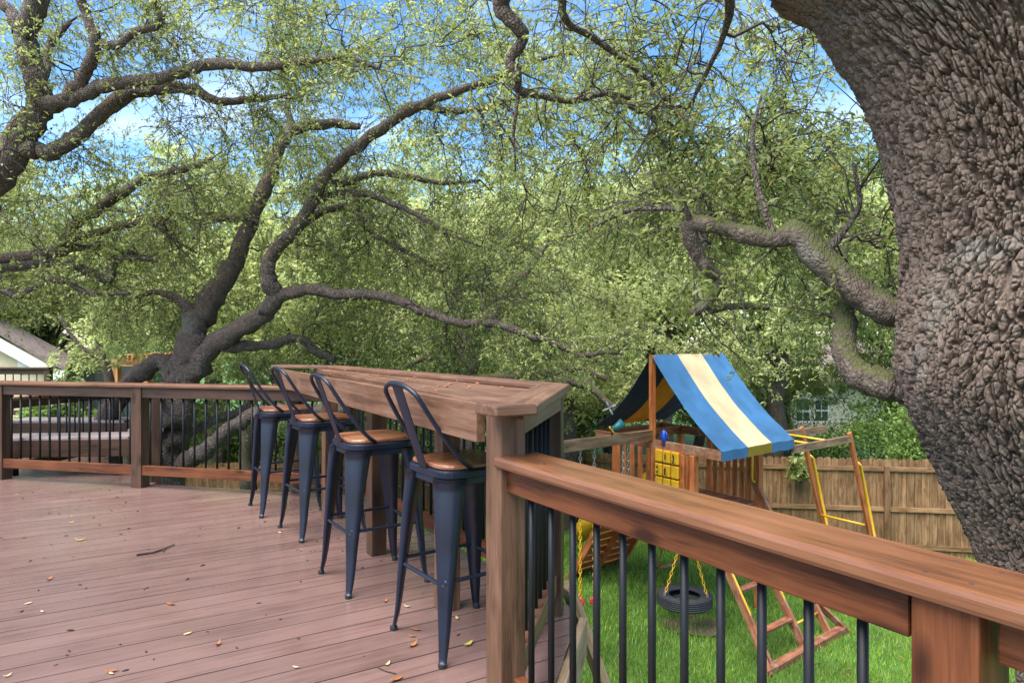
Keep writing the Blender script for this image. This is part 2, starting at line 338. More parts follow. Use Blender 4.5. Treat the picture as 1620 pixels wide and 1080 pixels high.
# ------------------------------------------------------------------ ground
def ground_z(x, y):
    base = -2.81
    s = max(0.0, min(1.0, (y - 12.5) / 9.0)); s = s * s * (3 - 2 * s)
    lf = max(0.0, min(1.0, (5.0 - x) / 5.0)); lf = lf * lf * (3 - 2 * lf)
    far = max(0.0, min(1.0, (y - 30) / 40.0))
    return base - 1.75 * s * lf * (1 - far) + 0.04 * noise.noise(Vector((x * .3, y * .3, 0)))
def gsheet():
    xs = np.concatenate([np.linspace(-300, -40, 8), np.linspace(-35, 35, 71), np.linspace(40, 300, 8)])
    ys = np.concatenate([np.linspace(-60, -5, 6), np.linspace(-4, 45, 50), np.linspace(50, 400, 10)])
    v = [(x, y, ground_z(x, y)) for y in ys for x in xs]; nx = len(xs)
    f = [(j * nx + i, j * nx + i + 1, (j + 1) * nx + i + 1, (j + 1) * nx + i) for j in range(len(ys) - 1) for i in range(nx - 1)]
    o = link('ground', mesh('ground', v, f, True), M['lawn']); tag(o, kind='structure'); return o
gsheet()

rng = np.random.default_rng(11)
def grass_blades(n, x0, x1, y0, y1, hmin, hmax, w):
    x = rng.uniform(x0, x1, n); y = y0 + (y1 - y0) * rng.random(n) ** 1.4
    z = np.array([ground_z(a, b) for a, b in zip(x, y)])
    a = rng.uniform(0, 2 * np.pi, n); h = rng.uniform(hmin, hmax, n); lean = rng.uniform(0.1, 0.7, n) * h; la = rng.uniform(0, 2 * np.pi, n)
    ww = w * (0.7 + 0.6 * rng.random(n))
    p = np.stack([x, y, z], 1); sd = np.stack([np.cos(a), np.sin(a), 0 * a], 1) * ww[:, None]
    tip = p + np.stack([np.cos(la) * lean, np.sin(la) * lean, h], 1)
    Vv = np.concatenate([p - sd, p + sd, tip], 1).reshape(-1, 3)
    F = np.arange(n * 3).reshape(-1, 3)
    return np_mesh('grass', Vv, F)
gm = grass_blades(230000, -1.5, 9.5, 4.6, 17, 0.04, 0.1, 0.006)
tag(link('grass', gm, M['grass']), kind='stuff')

# ------------------------------------------------------------------ deck and railings: plan geometry
def dirn(a): return Vector((-math.sin(R(a)), math.cos(R(a)), 0))        # a degrees to the left of straight ahead
def rgt(v): return Vector((v.y, -v.x, 0))
NB = dirn(31)                          # along the bar
MB_ = rgt(NB)                          # across it, away from the stools; the deck boards run this way
EDIR = Vector((math.sin(R(12.7)), math.cos(R(12.7)), 0))
LDIR = Vector((math.sin(R(76.6)), -math.cos(R(76.6)), 0))                 # left railing, going right
NR = dirn(32.4)                        # near railing
P0 = Vector((-0.022, 2.345, 0)); P2 = Vector((0.200, 3.375, 0)); P6 = Vector((-1.33, 5.72, 0))
LP = Vector((-3.43, 6.30, 0))          # post in the left railing
BB = (P6 - P2).normalized()
TOP, CAPH = 0.955, 0.038
PW = 0.1

deck = MB()
# under-deck joists
for k in range(9):
    a = Vector((-6.5, 6.6, 0)) + LDIR * (k * .62)
rim0 = P2 + EDIR * .1 + rgt(EDIR) * .12
def cross(p, d, q, e):
    """parameter t with p + t d on the line q + s e"""
    den = d.x * e.y - d.y * e.x
    return ((q.x - p.x) * e.y - (q.y - p.y) * e.x) / den
lq, ldir = LP + Vector((LDIR.y, -LDIR.x, 0)) * -.13, LDIR
if lq.y < LP.y: lq = LP - Vector((LDIR.y, -LDIR.x, 0)) * -.13
bq, bdir = P2 + rgt(BB) * .13, BB
eq, edir = P2 + rgt(EDIR) * .12, EDIR
nq, ndir = P0 + rgt(NR) * .17, NR
def deck_limit(n):
    o = NB * n
    c = [cross(o, MB_, lq, ldir)]
    npt = P0.dot(NB) - 0.05
    if n > npt: c += [cross(o, MB_, bq, bdir), cross(o, MB_, eq, edir)]
    else: c += [cross(o, MB_, nq, ndir)]
    return min(c)
deck_o = empty('deck', (0, 0, 0)); tag(deck_o, kind='structure')
pitch, bw = 0.152, 0.1435
n = -1.4; k = 0
while n < 10.5:
    n0, n1 = n, n + bw
    m0, m1 = deck_limit(n0), deck_limit(n1)
    lo = (-7.4 + n * .25) if n < 9 else -8.5
    lo = max(lo, -9.0)
    if max(m0, m1) > lo + .3:
        m0, m1 = max(m0, lo + .1), max(m1, lo + .1)
        poly = [NB * n0 + MB_ * lo, NB * n0 + MB_ * m0, NB * n1 + MB_ * m1, NB * n1 + MB_ * lo]
        prism('deck_board', [(p.x, p.y) for p in poly], -.028, random.uniform(-.0008, .0008), MB_, M['deck'], deck_o, bev=.002)
    n += pitch; k += 1
# rim boards and joists below
def rim(p, q, d): return board('rim_joist', Vector((p.x, p.y, -.155)), Vector((q.x, q.y, -.155)), .038, .24, M['stain_dark'], deck_o)
rim(lq + LDIR * -5.5, lq + LDIR * 2.1, 0)
rim(P6 + rgt(BB) * .11, P2 + rgt(BB) * .11, 0)
board('rim_joist', (P2 + rgt(EDIR) * .14 + EDIR * .1) + Vector((0, 0, -.145)), (P2 + rgt(EDIR) * .14 - EDIR * 1.0) + Vector((0, 0, -.1)), .038, .19, M['palewood'], deck_o)
rim(P0 + rgt(NR) * .19 + NR * .1, P0 + rgt(NR) * .19 - NR * 4, 0)
for p in (P2 + Vector((-.1, -.1, 0)), P6 + Vector((0, -.2, 0)), LP + Vector((0, -.1, 0)), LP - LDIR * 3):
    board('deck_post', (p.x, p.y, -.3), (p.x, p.y, -4.4), .14, .14, M['stain_dark'], deck_o, up=(0, 1, 0))
tag(board('timber_brace', atd(897, 925, 3.62), atd(985, 1165, 3.7), .05, .12, M['palewood'], up=(0.3, -1, 0.1)),
    'pale raw timber brace slanting down past the deck corner', 'brace')

# railing pieces -----------------------------------------------------------
BAL = {}
def baluster(p, z0, z1, parent, r=.0098, name='baluster'):
    key = (round(z1 - z0, 3), r)
    if key not in BAL:
        mb = MB(); h = (z1 - z0) / 2; mb.tube([(0, 0, -h), (0, 0, h)], r, 10)
        me = mesh('baluster', mb.v, mb.f, False); me.materials.append(M['black'])
        me.polygons.foreach_set('use_smooth', [len(p_.vertices) == 4 for p_ in me.polygons]); BAL[key] = me
    return link(name, BAL[key], None, parent, (p.x, p.y, (z0 + z1) / 2))
def post(p, z0, z1, dirv, parent, mat, w=PW, name='post'):
    return board(name, (p.x, p.y, z0), (p.x, p.y, z1), w, w, mat, parent, up=dirv, bev=.005)
def up_(p, z): return Vector((p.x, p.y, z))

# left railing (runs from far left to the bar)
lr = empty('deck_railing', LP, 'stained wood railing with black balusters along the far edge of the deck', 'railing')
lend = cross(LP, LDIR, P6, BB)
Lend = LP + LDIR * (lend - .02)
inn = Vector((-LDIR.y, LDIR.x, 0)); inn = inn if inn.y < 0 else -inn
board('cap', up_(LP - LDIR * 4.2, TOP - CAPH / 2), up_(Lend, TOP - CAPH / 2), .15, CAPH, M['cap'], lr, bev=.012)
for a, b in ((-4.2, -3.19), (-3.09, -1.64), (-1.54, -.05), (.05, lend - .05)):
    pa, pb = LP + LDIR * a, LP + LDIR * b
    board('top_rail', up_(pa + inn * .024, TOP - CAPH - .047), up_(pb + inn * .024, TOP - CAPH - .047), .04, .09, M['stain_dark'], lr)
    board('bottom_rail', up_(pa + inn * .024, .16), up_(pb + inn * .024, .16), .04, .088, M['stain'], lr)
    nb = max(1, round((b - a) / .115))
    for i in range(nb):
        baluster(pa + (pb - pa) * ((i + .5) / nb), .2, TOP - CAPH - .05, lr)
for a in (-3.14, -1.59, 0):
    post(LP + LDIR * a, -.2, TOP - CAPH - .001, LDIR, lr, M['stain_dark'], .11)

# bar: posts, back railing, counter
bar = empty('bar_counter', P0, 'built-in wooden bar counter with raised trim over a row of black balusters', 'bar counter')
ZB, ZP = 1.137, 1.113
def b_at(px, py, z=ZB): p = at(px, py, z); return Vector((p.x, p.y, 0))
A = b_at(750.4, 636.6); Bp = b_at(785, 642.5); Cp = b_at(851, 638.7); Dp = b_at(901.6, 607.2)
K = b_at(543, 578.3); LE = b_at(445, 576.8)
FR = P0 - MB_ * .0 + NB * .1                # apron plane meets the post
A1 = at(749.6, 634.5, ZP); F1 = at(446, 583.7, ZP)
A1 = V2(A1); F1 = V2(F1)
bd = (F1 - A1).normalized()
post(P0, -.2, 1.1, NR, bar, M['postwood'], .1)
post(P2, -.2, 1.1, EDIR, bar, M['stain_dark'], .1)
post(P6, -.2, 1.1, BB, bar, M['stain_dark'], .1)
for i in range(4):
    q = P0 + MB_ * .30 + NB * (1.09 + 1.03 * i)
    post(q, 0.0, ZP - .05, NB, bar, M['postwood'] if i != 1 else M['stain_dark'], .1, 'leg')
# counter planks, clipped to the counter outline
outline = [tuple(p.xy) for p in (A1 - bd * .25, F1, LE + (F1 - LE) * .02, K, Dp - MB_ * .03, Cp - MB_ * .02 + NB * .06)]
side = rgt(bd)
wpl = .155
for i in range(7):
    o0 = A1 + side * (i * (wpl + .003)); 
    strip = [tuple((o0 - bd * 1.5).xy), tuple((o0 + bd * 6).xy), tuple((o0 + side * wpl + bd * 6).xy), tuple((o0 + side * wpl - bd * 1.5).xy)]
    # clip by the convex outline
    poly = strip
    cx = sum(p[0] for p in outline) / len(outline); cy = sum(p[1] for p in outline) / len(outline)
    for j in range(len(outline)):
        p, q = outline[j], outline[(j + 1) % len(outline)]
        nn_ = (q[1] - p[1], -(q[0] - p[0]))
        if (cx - p[0]) * nn_[0] + (cy - p[1]) * nn_[1] > 0: nn_ = (-nn_[0], -nn_[1])
        poly = clip(poly, p, nn_)
        if len(poly) < 3: break
    if len(poly) >= 3: prism('counter_plank', poly, ZP - .036, ZP, bd, M['bartop'], bar, .003)
# apron under the front edge
ap0 = A1 - bd * .02; ap1 = F1
board('apron', up_(ap0 + side * .02, 1.033), up_(ap1 + side * .02, 1.033), .04, .15, M['bartop'], bar, bev=.004)
board('apron', up_(F1 + side * .0 + (LE - F1) * .06, 1.033), up_(F1 + (LE - F1) * .9, 1.033), .04, .15, M['bartop'], bar)
# raised trim: near return, end piece, back piece, far piece
iw = .15
ed = (Dp - Cp).normalized(); kd = (K - Dp).normalized(); ld = (LE - K).normalized()
def lineX(p, d, q, e): return p + d * cross(p, d, q, e)
ein = Cp - rgt(ed) * iw; bin_ = Dp - rgt(kd) * iw * 0 ; 
inE = (Cp - rgt(ed) * iw, ed)
sK = rgt(kd); sK = -sK if (A1 - Dp).dot(sK) > 0 else sK
inK = (Dp - sK * iw, kd)
sL = rgt(ld); sL = -sL if (A1 - K).dot(sL) > 0 else sL
inL = (K - sL * iw * .9, ld)
inF = (A + (Cp - Bp) * 0, (Cp - Bp).normalized())
c1 = lineX(inE[0], inE[1], inK[0], inK[1]); c2 = lineX(inK[0], inK[1], inL[0], inL[1])
f1 = lineX(A, inF[1], inE[0], inE[1]); 
le_in = LE - sL * iw * .9
zt0 = ZP + .0005
prism('trim_board', [tuple(p.xy) for p in (A, Bp, Cp, f1)], ZB - .036, ZB, inF[1], M['bartop'], bar, .006)
prism('trim_board', [tuple(p.xy) for p in (f1 + ed * .002, Cp + ed * .002, Dp, c1)], ZB - .036, ZB, ed, M['bartop'], bar, .006)
prism('trim_board', [tuple(p.xy) for p in (c1 + kd * .002, Dp + kd * .002, K, c2)], ZP + .001, ZB + .002, kd, M['bartop'], bar, .006)
prism('trim_board', [tuple(p.xy) for p in (c2 + ld * .002, K + ld * .002, LE, le_in)], ZP + .001, ZB + .002, ld, M['bartop'], bar, .006)
# end apron and end railing
e0, e1 = P0 + EDIR * .04 + rgt(EDIR) * .02, P2 + rgt(EDIR) * .03
board('end_apron', up_(e0 + EDIR * .03, 1.052), up_(e1 + EDIR * .04, 1.052), .038, .094, M['bartop'], bar)
eb0, eb1 = P0 + EDIR * .06, P2 - EDIR * .05
board('bottom_rail', up_(eb0 + rgt(EDIR) * .012, .16), up_(eb1 + rgt(EDIR) * .012, .16), .04, .088, M['bartop'], bar)
for i in range(8): baluster(eb0 + (eb1 - eb0) * ((i + .6) / 8.3), .2, 1.02, bar)
bb0, bb1 = P2 + BB * .05, P6 - BB * .05
board('bottom_rail', up_(bb0 - rgt(BB) * .012, .16), up_(bb1 - rgt(BB) * .012, .16), .04, .088, M['stain'], bar)
board('back_rail', up_(bb0 - rgt(BB) * .012, 1.05), up_(bb1 - rgt(BB) * .012, 1.05), .04, .09, M['stain_dark'], bar)
nb = round((bb1 - bb0).length / .113)
for i in range(nb): baluster(bb0 + (bb1 - bb0) * ((i + .5) / nb), .2, 1.02, bar)

# near railing
nr = empty('near_railing', P0, 'reddish stained near railing with broad cap and black balusters beside the lawn', 'railing')
def nrp(t, off=0.0): return P0 - NR * t + rgt(NR) * off
capc = -.0
cl0 = at(779, 721, TOP); cl1 = at(1620, 960, TOP)
cd = V2(cl1 - cl0).normalized(); cs = Vector((-cd.y, cd.x, 0)); cs = cs if cs.x > 0 else -cs
cw = .178
cap0, cap1 = V2(cl0) + cs * cw / 2, V2(cl0) + cs * cw / 2 + cd * 3.4
board('cap', up_(cap0, TOP - CAPH / 2), up_(cap1, TOP - CAPH / 2), cw, CAPH, M['cap'], nr, bev=.011)
rail0 = V2(cl0) + cs * .085
def rp(t, off=0.0): return rail0 + cd * t + cs * (off)
for a, b, fo in ((.03, 1.353, -.028), (1.477, 3.3, -.005)):
    board('top_rail', up_(rp(a, fo), TOP - CAPH - .042), up_(rp(b, fo), TOP - CAPH - .042), .04, .082, M['stain'], nr)
    board('bottom_rail', up_(rp(a, .0), .16), up_(rp(b, .0), .16), .04, .088, M['stain'], nr)
for i in range(11): baluster(rp(.11 + .1133 * i), .2, TOP - CAPH - .04, nr, r=.0105)
for i in range(14): baluster(rp(1.6 + .1133 * i), .2, TOP - CAPH - .04, nr, r=.0105)
post(rp(1.415, -.008), -.2, TOP - CAPH - .001, cd, nr, M['stain'], .105)
for t in (.06, 1.38, 1.45, 2.6):
    for o_ in (-.05, .05):
        c = rp(t, o_ + .004); mb = MB(); mb.lathe([(0, .0008), (.0042, .0006), (.0046, 0)], 10, (c.x, c.y, TOP)); mb.build('screw', M['darkbit'], nr)
# small nut and stuck leaf on the cap
mb = MB(); p = at(858, 734, TOP); mb.lathe([(0, .006), (.006, .005), (.008, 0)], 10, p)
tag(mb.build('acorn_cap', M['darkbit'], loc=p), 'small dark acorn cap lying on the near railing cap', 'acorn cap')

# ------------------------------------------------------------------ bar stools
def rrect(hx, hy, r, n=6):
    pts = []
    for sx, sy, a0 in ((1, 1, 0), (-1, 1, 90), (-1, -1, 180), (1, -1, 270)):
        for i in range(n + 1):
            a = R(a0 + 90 * i / n); pts.append((sx * (hx - r) + r * math.cos(a), sy * (hy - r) + r * math.sin(a)))
    return pts
def ring_solid(mb, rings):
    """rings: list of (pts, z) with equal counts, capped"""
    b = len(mb.v); n = len(rings[0][0])
    for pts, z in rings: mb.v += [(p[0], p[1], z) for p in pts]
    for i in range(len(rings) - 1):
        for j in range(n): mb.f.append((b + i * n + j, b + i * n + (j + 1) % n, b + (i + 1) * n + (j + 1) % n, b + (i + 1) * n + j))
    mb.f.append(tuple(b + j for j in range(n))[::-1]); mb.f.append(tuple(b + (len(rings) - 1) * n + j for j in range(n)))
def make_stool():
    root = empty('bar_stool')
    mb = MB(); ring_solid(mb, [(rrect(.178, .178, .085), .789), (rrect(.186, .186, .09), .794), (rrect(.186, .186, .09), .806), (rrect(.18, .18, .088), .812)])
    s = mb.build('seat', M['seatwood'], root, smooth=False); bevel(s, .002, 1)
    mb = MB(); ring_solid(mb, [(rrect(.182, .182, .085), .722), (rrect(.188, .188, .085), .727), (rrect(.188, .188, .085), .752), (rrect(.196, .196, .088), .757), (rrect(.198, .198, .09), .782), (rrect(.19, .19, .088), .7885)])
    mb.build('seat_frame', M['navy'], root)
    zs = [.752, .70, .60, .48, .36, .24, .14, .075, .035, .012]
    dg = [.246, .258, .272, .286, .299, .311, .320, .329, .338, .343]
    wd = [.150, .140, .120, .099, .080, .064, .052, .043, .036, .033]
    for sx, sy in ((1, 1), (-1, 1), (-1, -1), (1, -1)):
        e = Vector((sx, sy, 0)).normalized(); tn = Vector((-e.y, e.x, 0))
        mb = MB(); nseg = 10
        for z, g, w in zip(zs, dg, wd):
            dep = w * .42
            rec = .006 if .1 < z < .5 else 0.0      # pressed groove down the lower leg
            prof = []
            for i in range(nseg + 1):
                a = math.pi * i / nseg
                cx_, cy_ = math.cos(a) * w / 2, (math.sin(a) ** .7) * dep - dep * .55
                if rec and abs(cx_) < w * .13: cy_ -= rec
                prof.append((cx_, cy_))
            b0 = len(mb.v)
            for cx_, cy_ in prof: mb.v.append(tuple(e * (g + cy_ - .02) + tn * cx_ + Vector((0, 0, z))))
        m = nseg + 1
        for i in range(len(zs) - 1):
            for j in range(nseg): mb.f.append((i * m + j, i * m + j + 1, (i + 1) * m + j + 1, (i + 1) * m + j))
            mb.f.append((i * m + nseg, i * m, (i + 1) * m, (i + 1) * m + nseg))
        mb.f.append(tuple(range(m))); mb.f.append(tuple(range((len(zs) - 1) * m, len(zs) * m))[::-1])
        lg = mb.build('leg', M['navy'], root, smooth=False)
        me = lg.data; me.polygons.foreach_set('use_smooth', [len(p_.vertices) == 4 for p_ in me.polygons])
        ft = MB(); ft.tube([tuple(e * .322 + Vector((0, 0, 0))), tuple(e * .322 + Vector((0, 0, .016)))], [.0175, .0185], 10); ft.build('foot_pad', M['rubber'], lg)
    # stretchers
    q = .204
    for z, (a, b) in ((.335, ((q, q), (-q, q))), (.335, ((q, -q), (-q, -q))), (.318, ((-q, q), (-q, -q))), (.318, ((q, q), (q, -q)))):
        mb = MB(); a3, b3 = Vector((*a, z)), Vector((*b, z)); d3 = (b3 - a3).normalized()
        mb.tube([a3, a3 + d3 * .03, b3 - d3 * .03, b3], [.012, .0088, .0088, .012], 10)
        mb.build('stretcher', M['navy'], root, smooth=True)
    # back hoop
    pts = []
    for s in np.linspace(0, 1, 10):
        pts.append((s, .186 - .03 * s ** 2))
    path = []
    hw = lambda s: .187 - .045 * s ** 1.6
    for s in np.linspace(0, .82, 9): path.append((-.06 - .27 * s ** .75, hw(s), .795 + .365 * s))
    y8 = path[-1][1]
    for a in np.linspace(12, 168, 12):
        s = .82 + .18 * math.sin(R(a)); path.append((-.06 - .27 * s ** .75, y8 * math.cos(R(a)), .795 + .365 * s))
    for s in np.linspace(.82, 0, 9): path.append((-.06 - .27 * s ** .75, -hw(s), .795 + .365 * s))
    mb = MB(); mb.tube(path, .0105, 10); mb.build('back_hoop', M['navy'], root, smooth=True)
    mb = MB(); rows = []
    for s in np.linspace(0, 1, 7):
        x = -.196 - .128 * s; z = .788 + .362 * s; w = .036 + .010 * s
        rows.append([(x - .004 * math.cos(t * 1.2), w * t, z) for t in np.linspace(-1, 1, 7)])
    for rws in rows: mb.v += rws
    b1 = len(mb.v)
    for rws in rows: mb.v += [(p[0] + .004, p[1], p[2]) for p in rws]
    for i in range(6):
        for j in range(6):
            a_ = i * 7 + j; mb.f.append((a_, a_ + 1, a_ + 8, a_ + 7)); mb.f.append((b1 + a_, b1 + a_ + 7, b1 + a_ + 8, b1 + a_ + 1))
    for i in range(6):
        mb.f.append((i * 7, (i + 1) * 7, b1 + (i + 1) * 7, b1 + i * 7)); mb.f.append((i * 7 + 6, b1 + i * 7 + 6, b1 + (i + 1) * 7 + 6, (i + 1) * 7 + 6))
    for j in range(6):
        mb.f.append((j, b1 + j, b1 + j + 1, j + 1)); mb.f.append((42 + j, 42 + j + 1, b1 + 42 + j + 1, b1 + 42 + j))
    mb.build('back_splat', M['navy'], root)
    return root
def copy_tree(o, parent=None):
    c = o.copy(); COL.objects.link(c); c.parent = parent
    for ch in list(o.children): copy_tree(ch, c)
    return c
proto = make_stool()
stools = [(-.245, 3.12, 35.5, 'navy metal bar stool with wooden seat nearest the corner post of the bar'),
          (-.80, 3.875, 33, 'navy metal bar stool with wooden seat, second from the bar corner post'),
          (-1.365, 4.865, 36, 'navy metal bar stool with wooden seat, third from the bar corner post'),
          (-1.84, 5.50, 31, 'navy metal bar stool with wooden seat at the far end of the bar')]
for i, (x, y, a, lab) in enumerate(stools):
    o = proto if i == 0 else copy_tree(proto)
    x, y = x + .012, y + .004
    o.location = (x, y, 0.001); o.rotation_euler = (0, 0, R(a)); tag(o, lab, 'bar stool', 'bar stools along the counter')

# ------------------------------------------------------------------ lower deck, bench and rails beyond the left railing
ld_o = empty('lower_deck', (-5.6, 8.6, -.26)); tag(ld_o, kind='structure')
for i in range(16):
    y = 7.35 + i * .155
    xr = -3.75 - .14 * i
    board('deck_board', (-9.5, y + .3, -.27), (xr, y, -.27), .149, .03, M['benchwood'] if 0 else M['deck'], ld_o)
board('rim_joist', (-3.72, 7.3, -.4), (-5.95, 9.72, -.4), .04, .22, M['stain_dark'], ld_o)
for p in ((-4.3, 7.7), (-5.6, 9.2), (-8.5, 9.4)): board('deck_post', (p[0], p[1], -.3), (p[0], p[1], -4.0), .14, .14, M['stain_dark'], ld_o, up=(0, 1, 0))
bn = empty('corner_bench', (-5.2, 8.3, -.25), 'L-shaped built-in bench with pale top boards on the lower deck', 'bench')
z = .2
for i in range(3):
    board('seat_board', atd(50, 690, 8.3 + .15 * i) * 1 + Vector((0, 0, 0)) if 0 else Vector((-6.3, 7.95 + .15 * i, z)), Vector((-4.55 - .05 * i, 8.15 + .15 * i, z)), .14, .035, M['benchwood'], bn)
    board('seat_board', Vector((-4.52 - .15 * i, 8.7, z + .002)), Vector((-5.0 - .15 * i, 9.9, z + .002)), .14, .035, M['benchwood'], bn)
    board('seat_board', Vector((-7.2, 9.75 + .15 * i, z + .001)), Vector((-5.5, 9.75 + .15 * i, z + .001)), .14, .035, M['benchwood'], bn)
board('fascia', (-6.3, 7.87, z - .11), (-4.52, 8.07, z - .11), .03, .2, M['stain_dark'], bn)
board('fascia', (-7.2, 9.66, z - .11), (-5.4, 9.66, z - .11), .03, .2, M['stain_dark'], bn)
for x, y in ((-4.75, 8.2), (-5.9, 8.05), (-5.1, 9.6), (-6.8, 9.8)): board('leg', (x, y, -.25), (x, y, z - .02), .1, .1, M['black'], bn, up=(0, 1, 0))
def rail_run(name, label, p, q, zb, h, sp, mat, capm, posts=True, cat='railing'):
    p, q = Vector(p), Vector(q); d = (q - p); l = d.length; d = d / l
    r = empty(name, (p.x, p.y, zb), label, cat)
    board('cap', up_(p - d * .05, zb + h - .02), up_(q + d * .05, zb + h - .02), .14, .038, capm, r, bev=.01)
    board('top_rail', up_(p, zb + h - .085), up_(q, zb + h - .085), .04, .09, mat, r)
    board('bottom_rail', up_(p, zb + .16), up_(q, zb + .16), .04, .088, mat, r)
    nn = max(2, round(l / sp))
    for i in range(nn): baluster(p + d * (l * (i + .5) / nn), zb + .2, zb + h - .1, r)
    if posts:
        for e in (p, q): post(e, zb - .25, zb + h - .041, d, r, mat, .1)
    return r
rail_run('lower_railing', 'lower deck railing with black balusters running away behind the bench', (-5.75, 7.75, 0), (-5.3, 10.0, 0), -.25, .95, .125, M['stain_dark'], M['cap'])
rail_run('lower_railing', 'shorter lower deck railing beside the oak trunk', (-4.35, 8.35, 0), (-5.25, 9.95, 0), -.25, .93, .125, M['stain_dark'], M['cap'])
rail_run('upper_railing', 'dark wooden railing of the house deck beyond the lower deck', (-12.6, 12.3, 0), (-8.35, 12.3, 0), -.1, .98, .14, M['stain_dark'], M['stain_dark'])

# ------------------------------------------------------------------ houses and pergola in the distance
def quad_prism(mb, pts, off):
    n = len(pts); off = Vector(off); b = len(mb.v)
    mb.v += [tuple(p) for p in pts] + [tuple(Vector(p) + off) for p in pts]
    mb.f += [tuple(b + i for i in range(n))[::-1], tuple(b + n + i for i in range(n))] + [(b + i, b + (i + 1) % n, b + n + (i + 1) % n, b + n + i) for i in range(n)]
h1 = empty('gabled_house', atd(0, 600, 19), 'cream house with white gable trim and brown shingle roof at the left edge', 'house')
D1 = 19.0
ap, ev = atd(-110, 474, D1), atd(88, 584, D1)
mb = MB(); quad_prism(mb, [atd(-300, 580, D1 + .35), atd(-110, 470, D1 + .35), atd(75, 585, D1 + .35), atd(75, 780, D1 + .35), atd(-300, 780, D1 + .35)], (-3.0, 5, 0)); mb.build('wall', M['siding'], h1)
mb = MB(); quad_prism(mb, [ap, ev, ev + Vector((0, 0, -.32)), ap + Vector((0, 0, -.36))], (0, .06, 0)); mb.build('rake_board', M['white'], h1)
mb = MB(); quad_prism(mb, [ev + Vector((.0, -.02, .0)), ev + Vector((.25, -.02, -.03)), ev + Vector((.25, -.02, -.25)), ev + Vector((0, -.02, -.34))], (0, .1, 0)); mb.build('soffit_return', M['white'], h1)
mb = MB(); quad_prism(mb, [ap + Vector((-.02, -.05, .1)), ev + Vector((.3, -.05, -.05)), ev + Vector((.3, -.05, .05)), ap + Vector((-.02, -.05, .2))], (-1.15, 2.0, 0.3)); mb.build('roof', M['shingle'], h1)
mb = MB(); quad_prism(mb, [atd(28, 590, D1 + .3), atd(62, 590, D1 + .3), atd(28, 560, D1 + .3)], (0, .03, 0)); mb.build('gable_panel', M['white'], h1)
h2 = empty('brick_house', atd(120, 600, 27), 'low grey-pink brick house with brown roof half hidden by foliage', 'house')
mb = MB(); quad_prism(mb, [atd(60, 572, 27), atd(150, 576, 27), atd(150, 780, 27), atd(60, 780, 27)], (0, 8, 0)); mb.build('wall', M['brick'], h2)
mb = MB(); quad_prism(mb, [atd(20, 500, 30), atd(60, 505, 30), atd(165, 575, 26.5), atd(40, 572, 26.5)], (0, .1, .12)); mb.build('roof', M['shingle'], h2)
pg = empty('pergola', atd(200, 610, 17), 'orange stained wooden pergola standing behind the big oak trunk', 'pergola')
for px in (184, 232): board('post', atd(px, 572, 17), atd(px, 720, 17), .14, .14, M['pergola'], pg, up=(0, 1, 0))
for px in (184, 232): board('post', atd(px + 3, 574, 19), atd(px + 3, 700, 19), .14, .14, M['pergola'], pg, up=(0, 1, 0))
board('beam', atd(176, 572, 16.9), atd(246, 572, 16.9), .06, .17, M['pergola'], pg); board('beam', atd(180, 574, 19), atd(246, 574, 19), .06, .17, M['pergola'], pg)
for i in range(9):
    a = atd(179 + i * 7.5, 565, 16.6); board('rafter', a, a + Vector((0, 3.0, 0.05)), .045, .11, M['pergola'], pg)
# houses to the right behind the fence
h3 = empty('stone_house', atd(1265, 690, 34), 'pale stone house with white trimmed windows seen through branches beyond the fence', 'house')
D3 = 34.0
mb = MB(); quad_prism(mb, [atd(1190, 600, D3), atd(1400, 600, D3), atd(1400, 700, D3), atd(1190, 700, D3)], (0, 8, 0)); mb.build('wall', M['stone'], h3)
mb = MB(); quad_prism(mb, [atd(1170, 602, D3 - .6), atd(1420, 602, D3 - .6), atd(1400, 540, D3 + 5), atd(1200, 540, D3 + 5)], (0, .1, .15)); mb.build('roof', M['shingle'], h3)
for px0, px1, y0, y1 in ((1258, 1283, 628, 672), (1288, 1312, 630, 668), (1215, 1240, 640, 668)):
    mb = MB(); quad_prism(mb, [atd(px0, y0, D3 - .1), atd(px1, y0, D3 - .1), atd(px1, y1, D3 - .1), atd(px0, y1, D3 - .1)], (0, .09, 0)); w = mb.build('window', M['white'], h3)
    for a, b in ((.1, .46), (.54, .9)):
        for c, e in ((.08, .46), (.54, .92)):
            xa, xb = px0 + (px1 - px0) * a, px0 + (px1 - px0) * b; ya, yb = y0 + (y1 - y0) * c, y0 + (y1 - y0) * e
            mb = MB(); quad_prism(mb, [atd(xa, ya, D3 - .13), atd(xb, ya, D3 - .13), atd(xb, yb, D3 - .13), atd(xa, yb, D3 - .13)], (0, .025, 0)); mb.build('pane', M['glass'], w)
gwall = empty('garden_wall', atd(1240, 690, 30), 'low pale stone garden wall in front of the far house', 'wall')
for c in range(2):
    for i in range(12):
        x0 = 1185 + i * 13 + (6 if c else 0)
        p = atd(x0, 690 - c * 13 - 4, 29.5); 
        mb = MB(); mb.box(p.x, p.x + .34 + .02 * (i % 3), p.y - .01 * (i % 4), p.y + .3, p.z - .17, p.z + .17); bevel(mb.build('stone', M['stone'], gwall), .03, 1)

